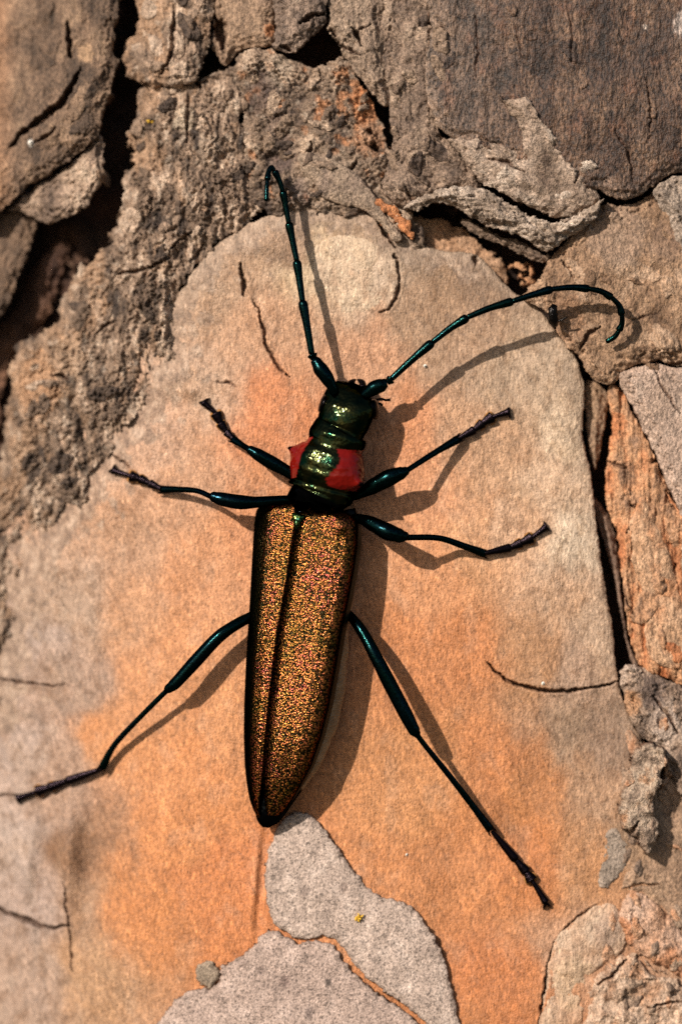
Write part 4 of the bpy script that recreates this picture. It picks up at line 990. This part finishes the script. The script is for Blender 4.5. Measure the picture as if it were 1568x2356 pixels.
# legs: one continuous femur and shin, then the foot joints and claws
def leg(path, radii, foot, claws, r=12.0):
    """path: (x, y, H); radii along it; foot: points of the tarsus on the bark; claws: two tips"""
    lg = part(tube_mesh('leg', [uk(x, y, h * K) for x, y, h in path], [q * q_ for q in radii], 18, 6), 'leg', LIMB)
    e_ = uk(*path[-1][:2], path[-1][2] * K); d_ = (e_ - uk(*path[-2][:2], path[-2][2] * K)).normalized(); sd_ = d_.cross(Vector((0, -1, 0))).normalized()
    for s in (-1, 1):                            # two spurs at the end of the shin
        part(tube_mesh('spur', [e_ + sd_ * (s * 7 * q_), e_ + sd_ * (s * 11 * q_) + d_ * (9 * q_), e_ + sd_ * (s * 11 * q_) + d_ * (20 * q_)], [4.5 * q_, 3.2 * q_, 0.6 * q_], 7, 3), 'spur', FOOT, lg)
    F3 = []
    for i, (x, y, up) in enumerate(foot):
        F3.append(uk(x, y, max(bark_height(x * K, y * K), -12) + up * K))
    n = len(F3) - 1
    for i in range(n):
        a, b = F3[i], F3[i + 1]; d = (b - a); last = i == n - 1
        if last:
            me = tube_mesh('foot_joint', [a, a + d * 0.3, a + d * 0.7, b], [r * .5 * q_, r * .62 * q_, r * .8 * q_, r * 1.05 * q_], 12, 4, 0.8)
        else:
            wd = (1.0, 1.15, 1.35)[min(i, 2)] * r
            me = tube_mesh('foot_joint', [a, a + d * 0.25, a + d * 0.7, a + d * 0.98, a + d * 1.1], [wd * .5 * q_, wd * .72 * q_, wd * 1.0 * q_, wd * 1.15 * q_, wd * .45 * q_], 14, 4, 0.62)
        part(me, 'foot_joint', FOOT, lg)
        if not last and i >= 1:                  # two hairy lobes under the broad joints
            side = d.cross(Vector((0, -1, 0))).normalized()
            for s in (-1, 1):
                c = a + d * 0.85 + side * (s * wd * 0.75 * q_) + Vector((0, 0.35 * wd * q_, 0))
                part(blob('foot_pad', c, d.normalized() * (wd * 0.85 * q_), side * (wd * 0.5 * q_), Vector((0, wd * 0.32 * q_, 0)), 10, 8), 'foot_pad', PAD, lg)
    end = F3[-1]
    for (x, y) in claws:
        tip = uk(x, y, max(bark_height(x * K, y * K), -12) + 2 * K)
        mid_ = end.lerp(tip, 0.55) + Vector((0, -4 * q_, 0))
        part(tube_mesh('claw', [end, mid_, tip], [r * .5 * q_, r * .42 * q_, r * .1 * q_], 8, 5), 'claw', FOOT, lg)
# front pair
leg([(900,1440,70),(862,1414,78),(815,1388,84),(778,1366,90),(752,1350,88),(743,1345,84),(728,1336,64),(702,1319,38)], [16,18,21,19,14,9,9,12], [(702,1319,26),(680,1296,18),(662,1270,15),(648,1240,14),(611,1207,14)], [(597,1209),(629,1194)])
leg([(1040,1490,70),(1082,1478,88),(1124,1456,104),(1165,1434,116),(1200,1420,118),(1216,1413,116),(1228,1406,108),(1300,1360,72),(1373,1317,38)], [16,17,24,26,20,14,8,9,13], [(1373,1317,26),(1421,1290,18),(1446,1270,15),(1476,1251,14),(1524,1236,14)], [(1525,1220),(1530,1258)])
# middle pair
leg([(900,1500,60),(840,1500,84),(775,1506,110),(720,1506,126),(670,1498,128),(640,1490,126),(628,1487,120),(590,1472,88),(535,1468,52),(487,1468,28)], [14,14,17,22,21,16,8,8,9,12], [(487,1468,22),(450,1450,16),(420,1436,15),(392,1428,14),(340,1411,14)], [(346,1392),(325,1414)])
leg([(1040,1560,60),(1078,1556,88),(1118,1572,116),(1160,1594,136),(1195,1606,138),(1214,1610,136),(1228,1612,130),(1316,1614,92),(1388,1637,56),(1452,1660,26)], [14,15,22,26,22,16,9,9,10,13], [(1452,1660,22),(1528,1643,16),(1562,1629,15),(1594,1613,14),(1636,1582,14)], [(1630,1563),(1648,1592)])
# hind pair
leg([(830,1812,26),(768,1842,46),(704,1876,82),(652,1914,96),(590,1980,94),(530,2046,94),(506,2066,90),(496,2076,84),(430,2142,66),(346,2232,40),(308,2302,22)], [14,15,17,19,20,18,14,8,8,9,13], [(308,2306,20),(204,2342,16),(150,2362,15),(112,2374,14),(54,2396,14)], [(48,2380),(60,2412)], 12.5)
leg([(1010,1815,40),(1052,1850,72),(1088,1898,102),(1127,1970,126),(1168,2050,128),(1212,2134,126),(1240,2188,122),(1248,2200,118),(1256,2212,112),(1284,2248,100),(1349,2329,72),(1414,2413,44),(1470,2488,24)], [13,14,17,19,21,21,18,13,8,8,9,10,13], [(1474,2492,22),(1544,2576,17),(1577,2614,15),(1594,2640,14),(1636,2706,16)], [(1628,2728),(1652,2722)], 12.5)

# ------------------------------------------------------------------ the forest floor below
gm = bpy.data.meshes.new('ground'); g_ = 9000.0
gm.from_pydata([(-g_, -g_, -110), (g_, -g_, -110), (g_, g_, -110), (-g_, g_, -110)], [], [(0, 1, 2, 3)])
m, n, l, p = mat('forest_floor')
co = n.new('ShaderNodeTexCoord'); nz = noise_node(n, l, co.outputs['Object'], 0.05, 6); cr = n.new('ShaderNodeValToRGB')
cr.color_ramp.elements[0].color = (0.05, 0.04, 0.025, 1); cr.color_ramp.elements[1].color = (0.11, 0.085, 0.05, 1)
l.new(nz, cr.inputs[0]); l.new(cr.outputs[0], p.inputs['Base Color']); p.inputs['Roughness'].default_value = 0.9
go = link(gm, 'ground', None, m); go['kind'] = 'structure'
